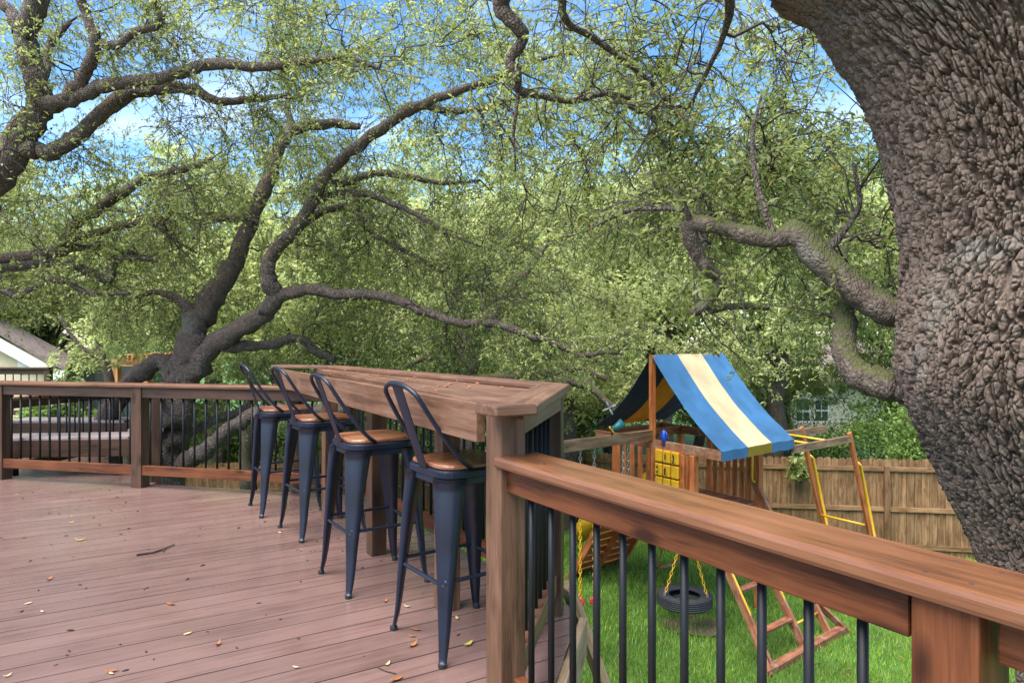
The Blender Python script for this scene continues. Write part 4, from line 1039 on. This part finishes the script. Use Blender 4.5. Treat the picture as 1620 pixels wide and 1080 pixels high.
# ---- big oak beyond the left railing
D = 9.0
oak_b = [
    [(262, 1075, 9, 50), (264, 900, 9, 40), (268, 760, 9, 29), (276, 690, 9, 26), (285, 620, 9, 26), (296, 565, 9, 25), (308, 520, 9.1, 23), (335, 470, 9.3, 20), (372, 415, 9.5, 17), (398, 345, 9.7, 14), (425, 285, 9.8, 13), (440, 238, 9.9, 12), (462, 206, 10, 12), (520, 196, 10.2, 9), (570, 200, 10.3, 6)],
    [(290, 630, 9, 20), (318, 568, 8.9, 20), (368, 526, 8.8, 17), (412, 500, 8.7, 17), (434, 470, 8.6, 16), (424, 430, 8.5, 14), (434, 396, 8.5, 13), (468, 362, 8.4, 12), (496, 318, 8.3, 11), (514, 280, 8.2, 10.5), (560, 236, 8.0, 10), (612, 198, 7.9, 10), (662, 168, 7.8, 9), (720, 146, 7.7, 8), (800, 118, 7.6, 7), (860, 92, 7.5, 5), (930, 80, 7.4, 3.5)],
    [(428, 484, 8.65, 15), (448, 466, 8.6, 12), (492, 458, 8.5, 11), (540, 466, 8.4, 10), (592, 466, 8.3, 9), (640, 480, 8.2, 9), (686, 498, 8.1, 8.5), (726, 510, 8.0, 8), (780, 512, 8.0, 7.5), (836, 530, 7.9, 7), (880, 545, 7.9, 6), (922, 562, 7.8, 5), (955, 557, 7.9, 3.5), (985, 560, 8.0, 2.2)],
    [(285, 640, 9, 18), (262, 575, 9.2, 16), (235, 582, 9.4, 17), (205, 606, 9.6, 17), (180, 640, 9.8, 18), (150, 700, 10, 17)],
    [(270, 745, 9, 24), (300, 728, 8.9, 17), (330, 708, 8.8, 15), (362, 680, 8.7, 14), (400, 656, 8.6, 13), (440, 648, 8.5, 14), (500, 650, 8.4, 12), (560, 640, 8.3, 9), (620, 600, 8.3, 6)],
    [(270, 690, 9, 20), (300, 685, 9.2, 9), (340, 664, 9.4, 8), (380, 650, 9.6, 7), (430, 610, 9.8, 5)],
    [(372, 524, 8.8, 14), (330, 548, 8.8, 10), (380, 548, 8.9, 10), (430, 545, 9.0, 9), (470, 535, 9.1, 8), (500, 555, 9.2, 9), (530, 570, 9.3, 6)],
    [(514, 285, 8.2, 8), (540, 290, 8.3, 8), (590, 275, 8.4, 7), (640, 278, 8.5, 6), (700, 290, 8.6, 4), (760, 285, 8.6, 2.5)],
    [(500, 318, 8.3, 7), (540, 305, 8.3, 6), (590, 310, 8.2, 6), (650, 335, 8.1, 5), (690, 358, 8.0, 4.5), (715, 372, 8.0, 3), (760, 390, 7.9, 2)],
    [(440, 392, 8.5, 9), (500, 340, 8.6, 7), (555, 330, 8.7, 6), (590, 370, 8.8, 5), (640, 396, 8.9, 4), (700, 430, 9, 2.5)],
    [(312, 520, 9.1, 14), (290, 480, 9.2, 9), (250, 462, 9.3, 6), (215, 470, 9.3, 3)],
    [(398, 345, 9.7, 9), (360, 345, 9.8, 7), (300, 350, 9.9, 7), (240, 345, 9.9, 6), (170, 330, 10, 5), (110, 350, 10, 4)],
    [(612, 198, 7.9, 6), (650, 165, 8.0, 5), (700, 175, 8.1, 6), (760, 172, 8.2, 5), (815, 155, 8.3, 4), (880, 150, 8.3, 3)],
    [(462, 206, 10, 6), (455, 150, 10.1, 5), (480, 110, 10.2, 4), (540, 90, 10.3, 3.5), (600, 60, 10.4, 2.5)],
]
def make_oak(name, loc, label, limbs, mat, mats2=None, group=None, thin=1.0):
    root = empty(name, loc, label, 'tree', group)
    sk = [limb([(a, b, c, r * thin) for a, b, c, r in l]) for l in limbs]
    for i, c in enumerate(sk):
        mb = MB(); limb_tube(mb, c, 14 if i < 2 else 10, .12, i + len(limbs))
        mb.build('trunk' if i == 0 else 'limb', mat if not mats2 else mats2, root, True)
    return root, sk
g = np.random.default_rng(3)
ro1, sk1 = make_oak('live_oak', (-4.5, 9, -2.8), 'spreading live oak with a leaning forked trunk beyond the far railing', oak_b, M['bark'], thin=.86)
T1 = []
for a in ((420, 980, 0, 330, 8.2, 11.0, 72), (480, 920, 300, 470, 8.4, 11.0, 84), (900, 1010, 300, 400, 8.4, 11, 16), (480, 880, 470, 550, 8.4, 11, 44), (220, 520, 330, 570, 9.0, 11.5, 56), (300, 560, 180, 330, 9.4, 11.5, 34), (300, 720, 570, 690, 9.4, 11.4, 36), (150, 300, 430, 530, 9.6, 11.5, 20), (560, 900, 540, 640, 8.9, 11, 36)):
    T1 += region(g, *a)
total += foliage(ro1, sk1, np.array(T1), g, leaf=.049, nsec=8, nter=7, nleaf=9, skel_sec=200)

T1b = region(g, 520, 900, 190, 540, 7.6, 8.6, 60)
total += foliage(ro1, sk1, np.array(T1b), g, leaf=.055, nsec=6, nter=3, nleaf=2, sec_len=(.3, .8), maxr=.026)

# ---- second oak at the upper left
E = 7.6
oak_c = [
    [(-420, 1000, E + 1.2, 75), (-360, 760, E + 1, 62), (-280, 560, E + .7, 50), (-160, 400, E + .4, 42), (-60, 320, E + .1, 35), (0, 270, E, 25), (32, 218, E, 23), (62, 165, E, 19), (54, 115, E - .1, 17), (40, 55, E - .2, 16), (58, 5, E - .3, 15), (75, -70, E - .3, 14)],
    [(58, 165, E, 16), (110, 160, E - .1, 10), (135, 148, E - .15, 10), (180, 133, E - .2, 10), (262, 122, E - .3, 9), (332, 102, E - .4, 8.5), (412, 106, E - .5, 7), (480, 98, E - .6, 5.5), (545, 90, E - .7, 4), (600, 110, E - .8, 2.5)],
    [(40, 236, E, 15), (84, 240, E, 12), (128, 210, E + .1, 12), (162, 178, E + .1, 11.5), (205, 148, E + .2, 11), (260, 140, E + .2, 9.5), (305, 142, E + .3, 8), (345, 160, E + .3, 6.5), (395, 158, E + .3, 5.5), (440, 153, E + .4, 4)],
    [(105, 160, E - .1, 10), (128, 124, E - .2, 10), (147, 92, E - .3, 9), (150, 60, E - .4, 8), (136, 25, E - .4, 8), (126, -20, E - .5, 7)],
    [(150, 66, E - .35, 7), (186, 72, E - .4, 6.5), (212, 52, E - .4, 6), (248, 40, E - .5, 6.5), (250, 15, E - .5, 6), (238, -20, E - .6, 5)],
    [(32, 50, E - .1, 12), (18, 22, E - .1, 9), (0, 2, E - .1, 8), (-40, -30, E - .1, 7)],
    [(60, 160, E + .1, 9), (72, 105, E + .3, 7), (80, 70, E + .4, 6), (110, 35, E + .5, 4)],
    [(-220, 470, E + .8, 20), (-90, 430, E + .9, 14), (0, 412, E + 1, 11), (60, 404, E + 1, 10), (100, 392, E + 1, 10), (112, 362, E + 1, 9), (140, 340, E + 1, 9), (190, 308, E + 1.1, 8), (232, 282, E + 1.2, 7), (290, 268, E + 1.3, 5.5), (335, 252, E + 1.4, 4)],
    [(-200, 470, E + .8, 18), (-80, 440, E + .7, 10), (0, 426, E + .7, 7), (50, 418, E + .7, 7), (100, 417, E + .7, 7), (150, 434, E + .7, 6.5), (173, 443, E + .7, 6), (177, 420, E + .7, 6), (200, 408, E + .8, 5), (250, 412, E + .9, 3.5)],
    [(-200, 480, E + .8, 15), (-80, 470, E + .5, 8), (0, 460, E + .5, 5.5), (30, 468, E + .5, 6), (66, 447, E + .5, 5.5), (100, 444, E + .5, 5), (140, 462, E + .5, 4), (205, 464, E + .5, 3)],
    [(60, 404, E + 1, 7), (130, 392, E + 1.1, 5.5), (190, 396, E + 1.1, 4.5), (250, 412, E + 1.2, 3)],
    [(110, 378, E + 1, 7), (170, 364, E + 1, 5), (235, 352, E + .9, 4), (270, 375, E + .9, 3), (310, 400, E + .9, 2)],
]
ro2, sk2 = make_oak('live_oak', (-9.0, 8.8, -2.8), 'dark branched live oak reaching in from the upper left corner', oak_c, M['bark'])
T2 = []
for a in ((-60, 560, -60, 200, 6.8, 9.2, 64), (-60, 380, 200, 330, 7.6, 9.8, 60), (-80, 300, 300, 470, 8.0, 10.2, 70), (300, 760, -60, 120, 6.4, 9, 42)):
    T2 += region(g, *a)
total += foliage(ro2, sk2, np.array(T2), g, leaf=.044, nsec=7, nter=7, nleaf=9, skel_sec=160)

T2b = region(g, -40, 520, 0, 400, 6.9, 8.0, 40)
total += foliage(ro2, sk2, np.array(T2b), g, leaf=.055, nsec=6, nter=3, nleaf=2, sec_len=(.3, .8), maxr=.028)

# ---- great oak on the right: ridged trunk
def big_trunk():
    zk = np.array([-2.9, -2.3, -1.2, 0.0, .545, .714, .86, 1.0, 1.147, 1.29, 1.51, 1.63, 1.92, 2.16, 2.40, 2.64, 3.1, 3.8, 4.6])
    xl = np.array([1.80, 1.95, 2.08, 2.11, 1.925, 1.84, 1.76, 1.69, 1.62, 1.605, 1.62, 1.65, 1.625, 1.57, 1.46, 1.31, .97, .42, -.35])
    rd = np.array([.80, .58, .46, .40, .42, .45, .47, .49, .51, .515, .51, .50, .51, .53, .56, .57, .53, .46, .40])
    xc = xl + rd
    nth, zz = 640, np.concatenate([np.linspace(-2.9, -.1, 40, endpoint=False), np.linspace(-.1, 2.8, 740, endpoint=False), np.linspace(2.8, 4.6, 60)])
    def sm(y):
        v = np.interp(zz, zk, y); ker = np.ones(41) / 41; vp = np.pad(v, 20, mode='edge'); return np.convolve(vp, ker, 'valid')
    X, Rr = sm(xc), sm(rd)
    # angle sampling: denser on the side towards the deck
    half = np.linspace(0, 1, nth, endpoint=False); th = R(205) + 2 * np.pi * (half - .5) - .8 * np.sin(2 * np.pi * (half - .5)) * -1.0
    th = R(205) + 2 * np.pi * (half - .5) - .8 * np.sin(2 * np.pi * (half - .5))
    Vt = np.zeros((len(zz), nth, 3))
    for i, z in enumerate(zz):
        r = Rr[i]; dense = -.15 < z < 2.85
        for j in range(nth):
            a = th[j]; ca, sa = math.cos(a), math.sin(a)
            px, py = X[i] + r * ca, 2.68 + r * .94 * sa
            q = Vector((px, py, z))
            lump = .03 * noise.noise(q * 1.5) + .01 * noise.noise(q * 4.0)
            hgt = .035
            if dense:
                u = (a - R(205)) * .52; v = z
                # bark coordinates follow the lean of the trunk, with wandering furrows
                wu = .035 * noise.noise(Vector((u * 4, v * 2.4, 1.5))) + .007 * noise.noise(Vector((u * 22, v * 14, 3.1)))
                wv = .045 * noise.noise(Vector((u * 6, v * 4, 7.5))) + .010 * noise.noise(Vector((u * 22, v * 14, 9.1)))
                uu = u + wu + .05 * math.sin(v * 2.2); vv = v + wv
                cu, cv = uu * 44 + .16 * noise.noise(Vector((uu * 45, vv * 24, 11.))), vv * 10.5 + .2 * noise.noise(Vector((uu * 60, vv * 40, 17.)))
                d, pp = noise.voronoi(Vector((cu, cv, 0.0)))
                e = d[1] - d[0]; h = min(1.0, max(0.0, (e - .055) / .10)) ** .5
                d2, p2 = noise.voronoi(Vector((uu * 15 + 5 + .25 * noise.noise(Vector((uu * 14, vv * 6, 8.))), vv * 2.6, 4.0)))
                e2 = min(1.0, max(0.0, (d2[1] - d2[0] - .05) / .16)) ** .7
                kx, ky = pp[0].x * 31.7, pp[0].y * 17.3
                c1 = noise.cell(Vector((kx, ky, 0.5))); c2 = noise.cell(Vector((kx, ky, 7.5))); c3 = noise.cell(Vector((kx, ky, 3.5)))
                d3, _ = noise.voronoi(Vector((uu * 30 + c1 * 3.0, vv * 27 + c2 * 4.0, 9.0 + c3)))
                h3 = min(1.0, max(0.0, (d3[1] - d3[0] - .05) / .07)) ** .5
                tilt = (cu - pp[0].x) * c2 + (cv - pp[0].y) * c3
                fine = noise.noise(Vector((uu * 70, vv * 40, 2.0))) * .003 + noise.noise(Vector((uu * 170, vv * 70, 5.0))) * .004
                hgt = .026 * h + .014 * e2 + .014 * h * h3 + h * (fine + .005 * c1 + .007 * max(-.6, min(.6, tilt)))
            f = lump + hgt
            Vt[i, j] = (px + ca * f, py + sa * f, z)
    idx = np.arange(len(zz) * nth).reshape(len(zz), nth); a = idx[:-1]; b = np.roll(a, -1, 1); d = idx[1:]; c = np.roll(d, -1, 1)
    return np_mesh('trunk', Vt.reshape(-1, 3), np.stack([a, b, c, d], -1).reshape(-1, 4), True)
ro3 = empty('great_oak', (2.2, 2.7, -2.8), 'massive old oak trunk with deeply ridged bark beside the near railing', 'tree')
tk = big_trunk(); link('trunk', tk, M['bigbark'], ro3)
oak_d = [
    [(1470, 520, 2.95, 26), (1425, 498, 2.98, 25), (1380, 478, 3.0, 24), (1330, 440, 3.05, 23), (1290, 400, 3.1, 22), (1262, 368, 3.15, 20), (1225, 378, 3.2, 15), (1180, 370, 3.25, 14), (1140, 358, 3.3, 13), (1092, 355, 3.35, 12), (1098, 392, 3.4, 11), (1118, 425, 3.42, 11), (1138, 442, 3.44, 10), (1120, 478, 3.45, 9), (1098, 492, 3.46, 8), (1130, 488, 3.5, 7), (1170, 484, 3.55, 5), (1215, 488, 3.6, 3.5)],
    [(1470, 622, 2.9, 26), (1425, 612, 2.95, 24), (1385, 606, 3.0, 23), (1352, 588, 3.05, 22), (1335, 560, 3.1, 19), (1338, 520, 3.15, 17), (1336, 480, 3.25, 14), (1330, 440, 3.6, 10), (1335, 385, 3.9, 7)],
    [(1000, -420, 3.1, 50), (900, -220, 3.4, 30), (820, -80, 3.8, 20), (792, 5, 4.0, 14), (812, 36, 4.0, 12), (828, 60, 4.05, 9), (808, 95, 4.1, 8), (818, 118, 4.1, 8), (820, 142, 4.15, 7), (858, 152, 4.2, 6), (905, 160, 4.3, 5), (960, 148, 4.4, 4), (1010, 160, 4.5, 2.5)],
    [(820, 142, 4.15, 4), (816, 180, 4.15, 3), (812, 215, 4.2, 2.5), (815, 250, 4.2, 1.8)],
    [(905, -120, 3.8, 12), (890, 20, 4.1, 6), (940, 60, 4.3, 5), (985, 95, 4.4, 4.5), (1035, 135, 4.5, 4), (1070, 185, 4.6, 3.2), (1110, 240, 4.7, 2.4)],
    [(960, 148, 4.4, 3.5), (1010, 176, 4.5, 3.5), (1060, 196, 4.7, 2.5), (1085, 230, 4.8, 1.8)],
    [(1092, 352, 3.35, 6), (1085, 335, 3.3, 4), (1050, 330, 3.4, 4), (1000, 332, 3.5, 4), (965, 345, 3.6, 3.2), (945, 360, 3.7, 2)],
    [(1200, -200, 2.9, 26), (1160, -60, 3.4, 12), (1150, 40, 3.8, 6), (1120, 110, 4.0, 4), (1090, 170, 4.2, 2.5)],
    [(1300, 405, 3.1, 9), (1340, 360, 3.2, 5), (1360, 320, 3.3, 4), (1350, 260, 3.4, 2.5)],
    [(1225, 378, 3.2, 8), (1200, 300, 3.3, 4.5), (1190, 220, 3.5, 3.5), (1205, 150, 3.7, 2)],
]
sk3 = [limb(l) for l in oak_d]
for i, c in enumerate(sk3):
    mb = MB(); limb_tube(mb, c, 14 if i < 3 else 9, .08, i + 40, .2); mb.build('limb', M['bark_moss'] if i < 2 else M['bark'], ro3, True)
T3 = []
for a in ((760, 1240, -60, 240, 4.2, 6.4, 74), (900, 1260, 220, 360, 4.2, 6.4, 50), (1080, 1420, 230, 400, 3.8, 6, 44), (1200, 1330, 60, 330, 4, 6, 18), (1230, 1430, 330, 520, 4, 6, 18), (980, 1150, 330, 395, 5.5, 8, 24), (1180, 1320, 330, 430, 5.5, 8, 24)):
    T3 += region(g, *a)
total += foliage(ro3, sk3, np.array(T3), g, leaf=.039, nsec=7, nter=7, nleaf=8, sec_len=(.2, .55), ter_len=.18, skel_sec=60, droop=.16, maxr=.014)

T3b = region(g, 760, 1400, 0, 330, 3.9, 5.2, 40)
total += foliage(ro3, sk3, np.array(T3b), g, leaf=.036, nsec=6, nter=3, nleaf=3, sec_len=(.2, .5), ter_len=.16, maxr=.012)

# ---- trunk behind the bar
oak_e = [[(728, 760, 13, 24), (732, 640, 13, 20), (738, 580, 13, 19), (742, 530, 13, 18), (770, 505, 13, 14), (820, 440, 13.2, 9), (870, 380, 13.4, 5)],
         [(742, 535, 13, 12), (730, 470, 13.1, 9), (690, 400, 13.2, 6), (660, 330, 13.3, 4)],
         [(735, 600, 13, 9), (800, 596, 12.8, 7), (860, 590, 12.6, 9), (910, 580, 12.4, 7), (960, 600, 12.2, 4)],
         [(737, 600, 13, 10), (820, 612, 12.6, 8), (890, 602, 12.2, 8), (930, 610, 12, 7), (960, 635, 11.8, 6), (985, 665, 11.7, 4)],
         [(735, 590, 13, 6), (690, 565, 13, 5), (650, 575, 13, 4), (610, 600, 13, 3)]]
ro4, sk4 = make_oak('mossy_oak', (-.9, 13, -4), 'mossy upright oak trunk standing behind the bar counter', oak_e, M['bark_moss'])
T4 = region(g, 620, 1060, 330, 640, 12.5, 15, 150) + region(g, 1060, 1340, 470, 585, 13, 16, 50)
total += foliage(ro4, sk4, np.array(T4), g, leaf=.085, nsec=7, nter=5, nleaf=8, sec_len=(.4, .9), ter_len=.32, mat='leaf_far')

# ---- small pale tree by the gabled house
oak_f = [[(205, 790, 14.5, 9), (190, 660, 14.5, 7), (165, 575, 14.4, 6), (150, 520, 14.3, 4), (160, 460, 14.2, 2.5)], [(165, 575, 14.4, 4), (120, 540, 14.2, 3), (95, 500, 14.1, 2)], [(150, 520, 14.3, 3), (200, 500, 14.4, 2.5), (250, 490, 14.5, 2)]]
ro5, sk5 = make_oak('young_tree', (-9.2, 14.5, -3), 'pale leafy young tree standing between the gabled house and the oak', oak_f, M['bark'])
T5 = region(g, 105, 165, 450, 570, 13.4, 15.2, 22) + region(g, 165, 280, 450, 550, 13.4, 15.2, 26)
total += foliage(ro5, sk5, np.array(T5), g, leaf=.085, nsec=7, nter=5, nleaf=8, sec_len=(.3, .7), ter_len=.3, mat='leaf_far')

# ---- background trees: three builds shared by many trees
def far_tree_mesh(seed, n_clump, rx, rz, leaf):
    g2 = np.random.default_rng(seed)
    c = unit(n_clump, g2) * (g2.random(n_clump) ** .45)[:, None] * np.array([rx, rx, rz]); c[:, 2] *= np.where(c[:, 2] < 0, .8, 1)
    m = 190; r = g2.uniform(.4, 1.0, n_clump)
    i = np.repeat(np.arange(n_clump), m); o = unit(len(i), g2) * (g2.random(len(i)) ** .5)[:, None] * r[i][:, None] * np.array([1, 1, .6])
    P = c[i] + o; Q = leaves(P, nrm(o + np.array([0, 0, -.2])), g2, leaf, .5)
    return np_mesh('crown', Q, np.arange(len(Q)).reshape(-1, 4)), c
FT = []
for s in range(3):
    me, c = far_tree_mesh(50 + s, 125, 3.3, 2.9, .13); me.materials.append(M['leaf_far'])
    mb = MB(); g3 = np.random.default_rng(80 + s)
    for k in range(16):
        e = c[g3.integers(len(c))]; st = np.array([0, 0, -3.2 + g3.uniform(0, 1.6)]); mid = st * .45 + e * .55 + g3.normal(size=3) * .35
        cc = catmull([np.append(st, .07), np.append(mid, .045), np.append(e, .012)], 4); limb_tube(mb, cc, 6, .1, k)
    bm_ = mesh('branches', mb.v, mb.f, True); bm_.materials.append(M['bark_far'])
    mb = MB(); limb_tube(mb, catmull([(0, 0, -6.5, .3), (.1, .05, -4.5, .24), (-.05, .1, -2.5, .2), (.1, 0, -.5, .12)], 5), 10, .1, s); tm = mesh('trunk', mb.v, mb.f, True); tm.materials.append(M['bark_far'])
    FT.append((me, bm_, tm))
spots = [(-17.5, 25.5, 1.6, 1), (-13, 27, 1.2, 1.1), (-8.3, 21.5, .9, .9), (-5.8, 18.5, .9, 1), (3.6, 25, -1.5, .8), (6.5, 24, -1.0, .8), (.6, 25.5, -2, .8), (-2.5, 26, -2, .9), (9.4, 24, -.6, .8), (13, 21.5, -1.2, .7), (-4, 19, 1.4, 1.1), (-1.5, 17.5, .9, 1), (1.5, 19, 1.6, 1.15), (4.2, 18.5, 1.9, 1.05), (7.5, 19.5, 2.2, 1.1), (11, 19, 2, 1.1), (14.5, 20, 2.4, 1.2), (-19, 22, 3, 1.5), (-11, 25, 3.2, 1.5), (-3, 26, 3.4, 1.5), (4, 27, 3.6, 1.5), (11, 28, 4.2, 1.4), (19, 26, 4, 1.6), (-25, 30, 4, 1.8)]
for k, (x, y, dz, sc) in enumerate(spots):
    me, bm_, tm = FT[k % 3]; gz = ground_z(x, y)
    r = empty('background_tree', (x, y, gz), 'pale green tree in the dense band of trees beyond the yard', 'tree', 'trees massed beyond the yard')
    for nm, mm_ in (('crown', me), ('branches', bm_), ('trunk', tm)):
        o = bpy.data.objects.new(nm, mm_); COL.objects.link(o); o.parent = r; o.location = (0, 0, EYE + dz - gz); o.scale = (sc, sc, sc * .95); o.rotation_euler = (0, 0, k * 2.1)
        if nm != 'trunk': tag(o, kind='stuff')

# ---- shrubs and small plants
def shrub(name, label, p, rx, rz, n_, leaf, mat, g2, stems=7, group=None):
    p = Vector(p); r = empty(name, p, label, 'shrub', group)
    o = unit(n_, g2) * (g2.random(n_) ** .6)[:, None] * np.array([rx, rx * .8, rz]); o[:, 2] += rz * .9
    lump = np.array([1 + .45 * noise.noise(Vector(v) * (1.6 / rx)) for v in o]); o *= lump[:, None]
    Q = leaves(o, unit(n_, g2), g2, leaf, .5); me = np_mesh('foliage', Q, np.arange(len(Q)).reshape(-1, 4)); me.materials.append(M[mat])
    f = bpy.data.objects.new('foliage', me); COL.objects.link(f); f.parent = r; tag(f, kind='stuff')
    mb = MB()
    for k in range(stems):
        e = o[g2.integers(n_)]; cc = catmull([(0, 0, -.1, .025 * rz), (*(e * .5 + g2.normal(size=3) * .08 * rx), .016 * rz), (*e, .005)], 4); limb_tube(mb, cc, 6, .1, k)
    s = mb.build('stems', M['bark_far'], None, True); s.parent = r
    return r
g = np.random.default_rng(21)
for px, py, d, rx, rz, lab in ((1385, 722, 17.5, 1.25, 1.0, 'bright green leggy shrub showing over the fence beside the oak trunk'), (1320, 724, 20, 1.0, .75, 'low bright green shrub over the fence near the monkey bars'), (1450, 735, 16, .8, .9, 'bright green bush over the fence right against the oak trunk'), (1420, 700, 20, 1.5, 1.5, 'taller yellow-green shrub behind the low bushes over the fence'), (1245, 712, 25, 1.6, 1.5, 'loose yellow-green shrub in front of the pale stone house')):
    b = atd(px, py + 18, d); shrub('shrub', lab, b, rx, rz, 2400, .1, 'leaf_bright', g)
for px, py, d, rx, rz, lab in ((365, 752, 27, 2.4, 1.5, 'bright leafy bush low behind the far railing under the oak limb'), (90, 745, 11, .5, .75, 'young bright green plant growing by the bench'), (480, 750, 27, 2.6, 1.4, 'pale green bush behind the row of bar stools'), (640, 735, 27, 3.0, 1.6, 'broad green bush behind the bar balusters'), (290, 742, 28, 2.2, 2.0, 'pale bush rising behind the oak trunk base'), (760, 728, 26, 2.6, 2.0, 'wide pale bush behind the bar end'), (905, 722, 24, 1.6, 1.7, 'green bush between the bar and the play tower')):
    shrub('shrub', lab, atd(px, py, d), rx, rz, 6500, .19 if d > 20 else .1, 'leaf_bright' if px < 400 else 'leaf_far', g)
shrub('fence_plant', 'small blue-green sprig growing out at the top of a fence post', atd(1265, 762, 13.3), .28, .26, 260, .13, 'leaf', g, 5)

# ------------------------------------------------------------------ debris on the deck
def leaf_litter(name, px, py, ln, ang, mat, label, grp, z=.0015, curl=.3):
    p = at(px, py, 0); m = 5; mb = MB()
    for i in range(m + 1):
        s = i / m; w = ln * .19 * math.sin(math.pi * min(1, s * .92 + .05)); zc = ln * curl * (1 + (hash((px, py)) % 7) * .5) * (s - .5) ** 2 + .002
        for j in (-1, 0, 1): mb.v.append(((s - .5) * ln, j * w, zc + abs(j) * w * .35))
    for i in range(m):
        for j in range(2): mb.f.append((i * 3 + j, i * 3 + j + 1, i * 3 + j + 4, i * 3 + j + 3))
    me = mesh(name, mb.v, mb.f, True); o = link(name, me, mat, None, (p.x, p.y, z), Matrix.Rotation(R(ang), 3, 'Z')); tag(o, label, 'leaf', grp)
    sm_ = o.modifiers.new('thick', 'SOLIDIFY'); sm_.thickness = .0012
    return o
rn = random.Random(5)
for px, py in ((78, 917), (270, 956), (658, 996), (652, 1007), (653, 1022), (628, 1075), (345, 1020), (176, 1063), (610, 952)):
    leaf_litter('fallen_leaf', px, py, rn.uniform(.035, .06), rn.uniform(0, 360), M['dryleaf'], 'curled russet dry leaf lying on the deck boards', 'russet fallen leaves on the deck')
for px, py in ((67, 968), (45, 955), (297, 1003), (113, 827), (114, 817), (26, 783), (443, 843), (468, 1056), (613, 1052), (176, 1066), (644, 960), (723, 978), (12, 1070)):
    leaf_litter('fallen_leaf', px, py, rn.uniform(.025, .042), rn.uniform(0, 360), M['paleleaf'], 'pale tan dry leaf lying on the deck boards', 'tan fallen leaves on the deck')
for px, py in ((741, 1020), (127, 855)):
    leaf_litter('fallen_leaf', px, py, .06, rn.uniform(0, 360), M['yelleaf'], 'yellowing green leaf lying on the deck boards', 'yellowing leaves on the deck')
mb = MB(); pts = [at(216, 879, 0), at(243, 875, 0), at(259, 870, 0), at(276, 862, 0)]; mb.tube([p + Vector((0, 0, .008)) for p in pts], [.007, .006, .0055, .003], 6); mb.tube([pts[2] + Vector((0, 0, .008)), at(258, 874, 0) + Vector((0, 0, .01))], .003, 5)
tag(mb.build('twig', M['darkbit'], loc=pts[0]), 'dark bent twig lying alone in the middle of the deck', 'twig')
mb = MB(); pts = [at(595, 1055, 0), at(610, 1062, 0), at(626, 1066, 0)]; mb.tube([p + Vector((0, 0, .004)) for p in pts], .003, 5)
tag(mb.build('twig', M['darkbit'], loc=pts[0]), 'thin straight twig on the deck in front of the nearest stool', 'twig')
mb = MB()
for i in range(420):
    nn_, mm_ = rn.uniform(1.6, 7.4), rn.uniform(-4.5, 1.9); p = NB * nn_ + MB_ * mm_
    if mm_ > deck_limit(nn_) - .1 or p.y < 1.6: continue
    a = rn.uniform(0, 6.28); l = rn.uniform(.006, .03); e = Vector((math.cos(a), math.sin(a), 0)) * l; w = rn.uniform(.0015, .005)
    mb.tube([p + Vector((0, 0, .003)) - e * .5, p + Vector((0, 0, .004)), p + Vector((e.x * .5 - e.y * .2, e.y * .5 + e.x * .2, .003))], [w * .6, w, w * .5], 5)
tag(mb.build('leaf_debris', M['darkbit']), kind='stuff')
mb = MB()
for i in range(260):
    x, y = rn.uniform(0, 8), rn.uniform(5, 14); p = Vector((x, y, ground_z(x, y) + .05)); a = rn.uniform(0, 6.28); l = rn.uniform(.03, .07); e = Vector((math.cos(a), math.sin(a), rn.uniform(-.3, .3))) * l; q = Vector((-e.y, e.x, 0)) * .22
    b_ = len(mb.v); mb.v += [tuple(p), tuple(p + e * .5 + q), tuple(p + e), tuple(p + e * .5 - q)]; mb.f.append((b_, b_ + 1, b_ + 2, b_ + 3))
tag(mb.build('lawn_leaves', M['dryleaf']), kind='stuff')
mb = MB()
for i in range(30):
    t, s = rn.uniform(.25, 2.9), rn.uniform(.06, .5); p = A1 + bd * t + side * s; a = rn.uniform(0, 6.28); l = rn.uniform(.01, .035); e = Vector((math.cos(a), math.sin(a), 0)) * l
    mb.tube([up_(p - e * .5, ZP + .003), up_(p, ZP + .006), up_(p + e * .5, ZP + .003)], [.002, .005, .002], 5)
tag(mb.build('bar_debris', M['dryleaf']), kind='stuff')
print('leaves', total, 'tris', sum(sum(len(p.vertices) - 2 for p in o.data.polygons) for o in bpy.data.objects if o.type == 'MESH' and len(o.data.polygons) > 3000))
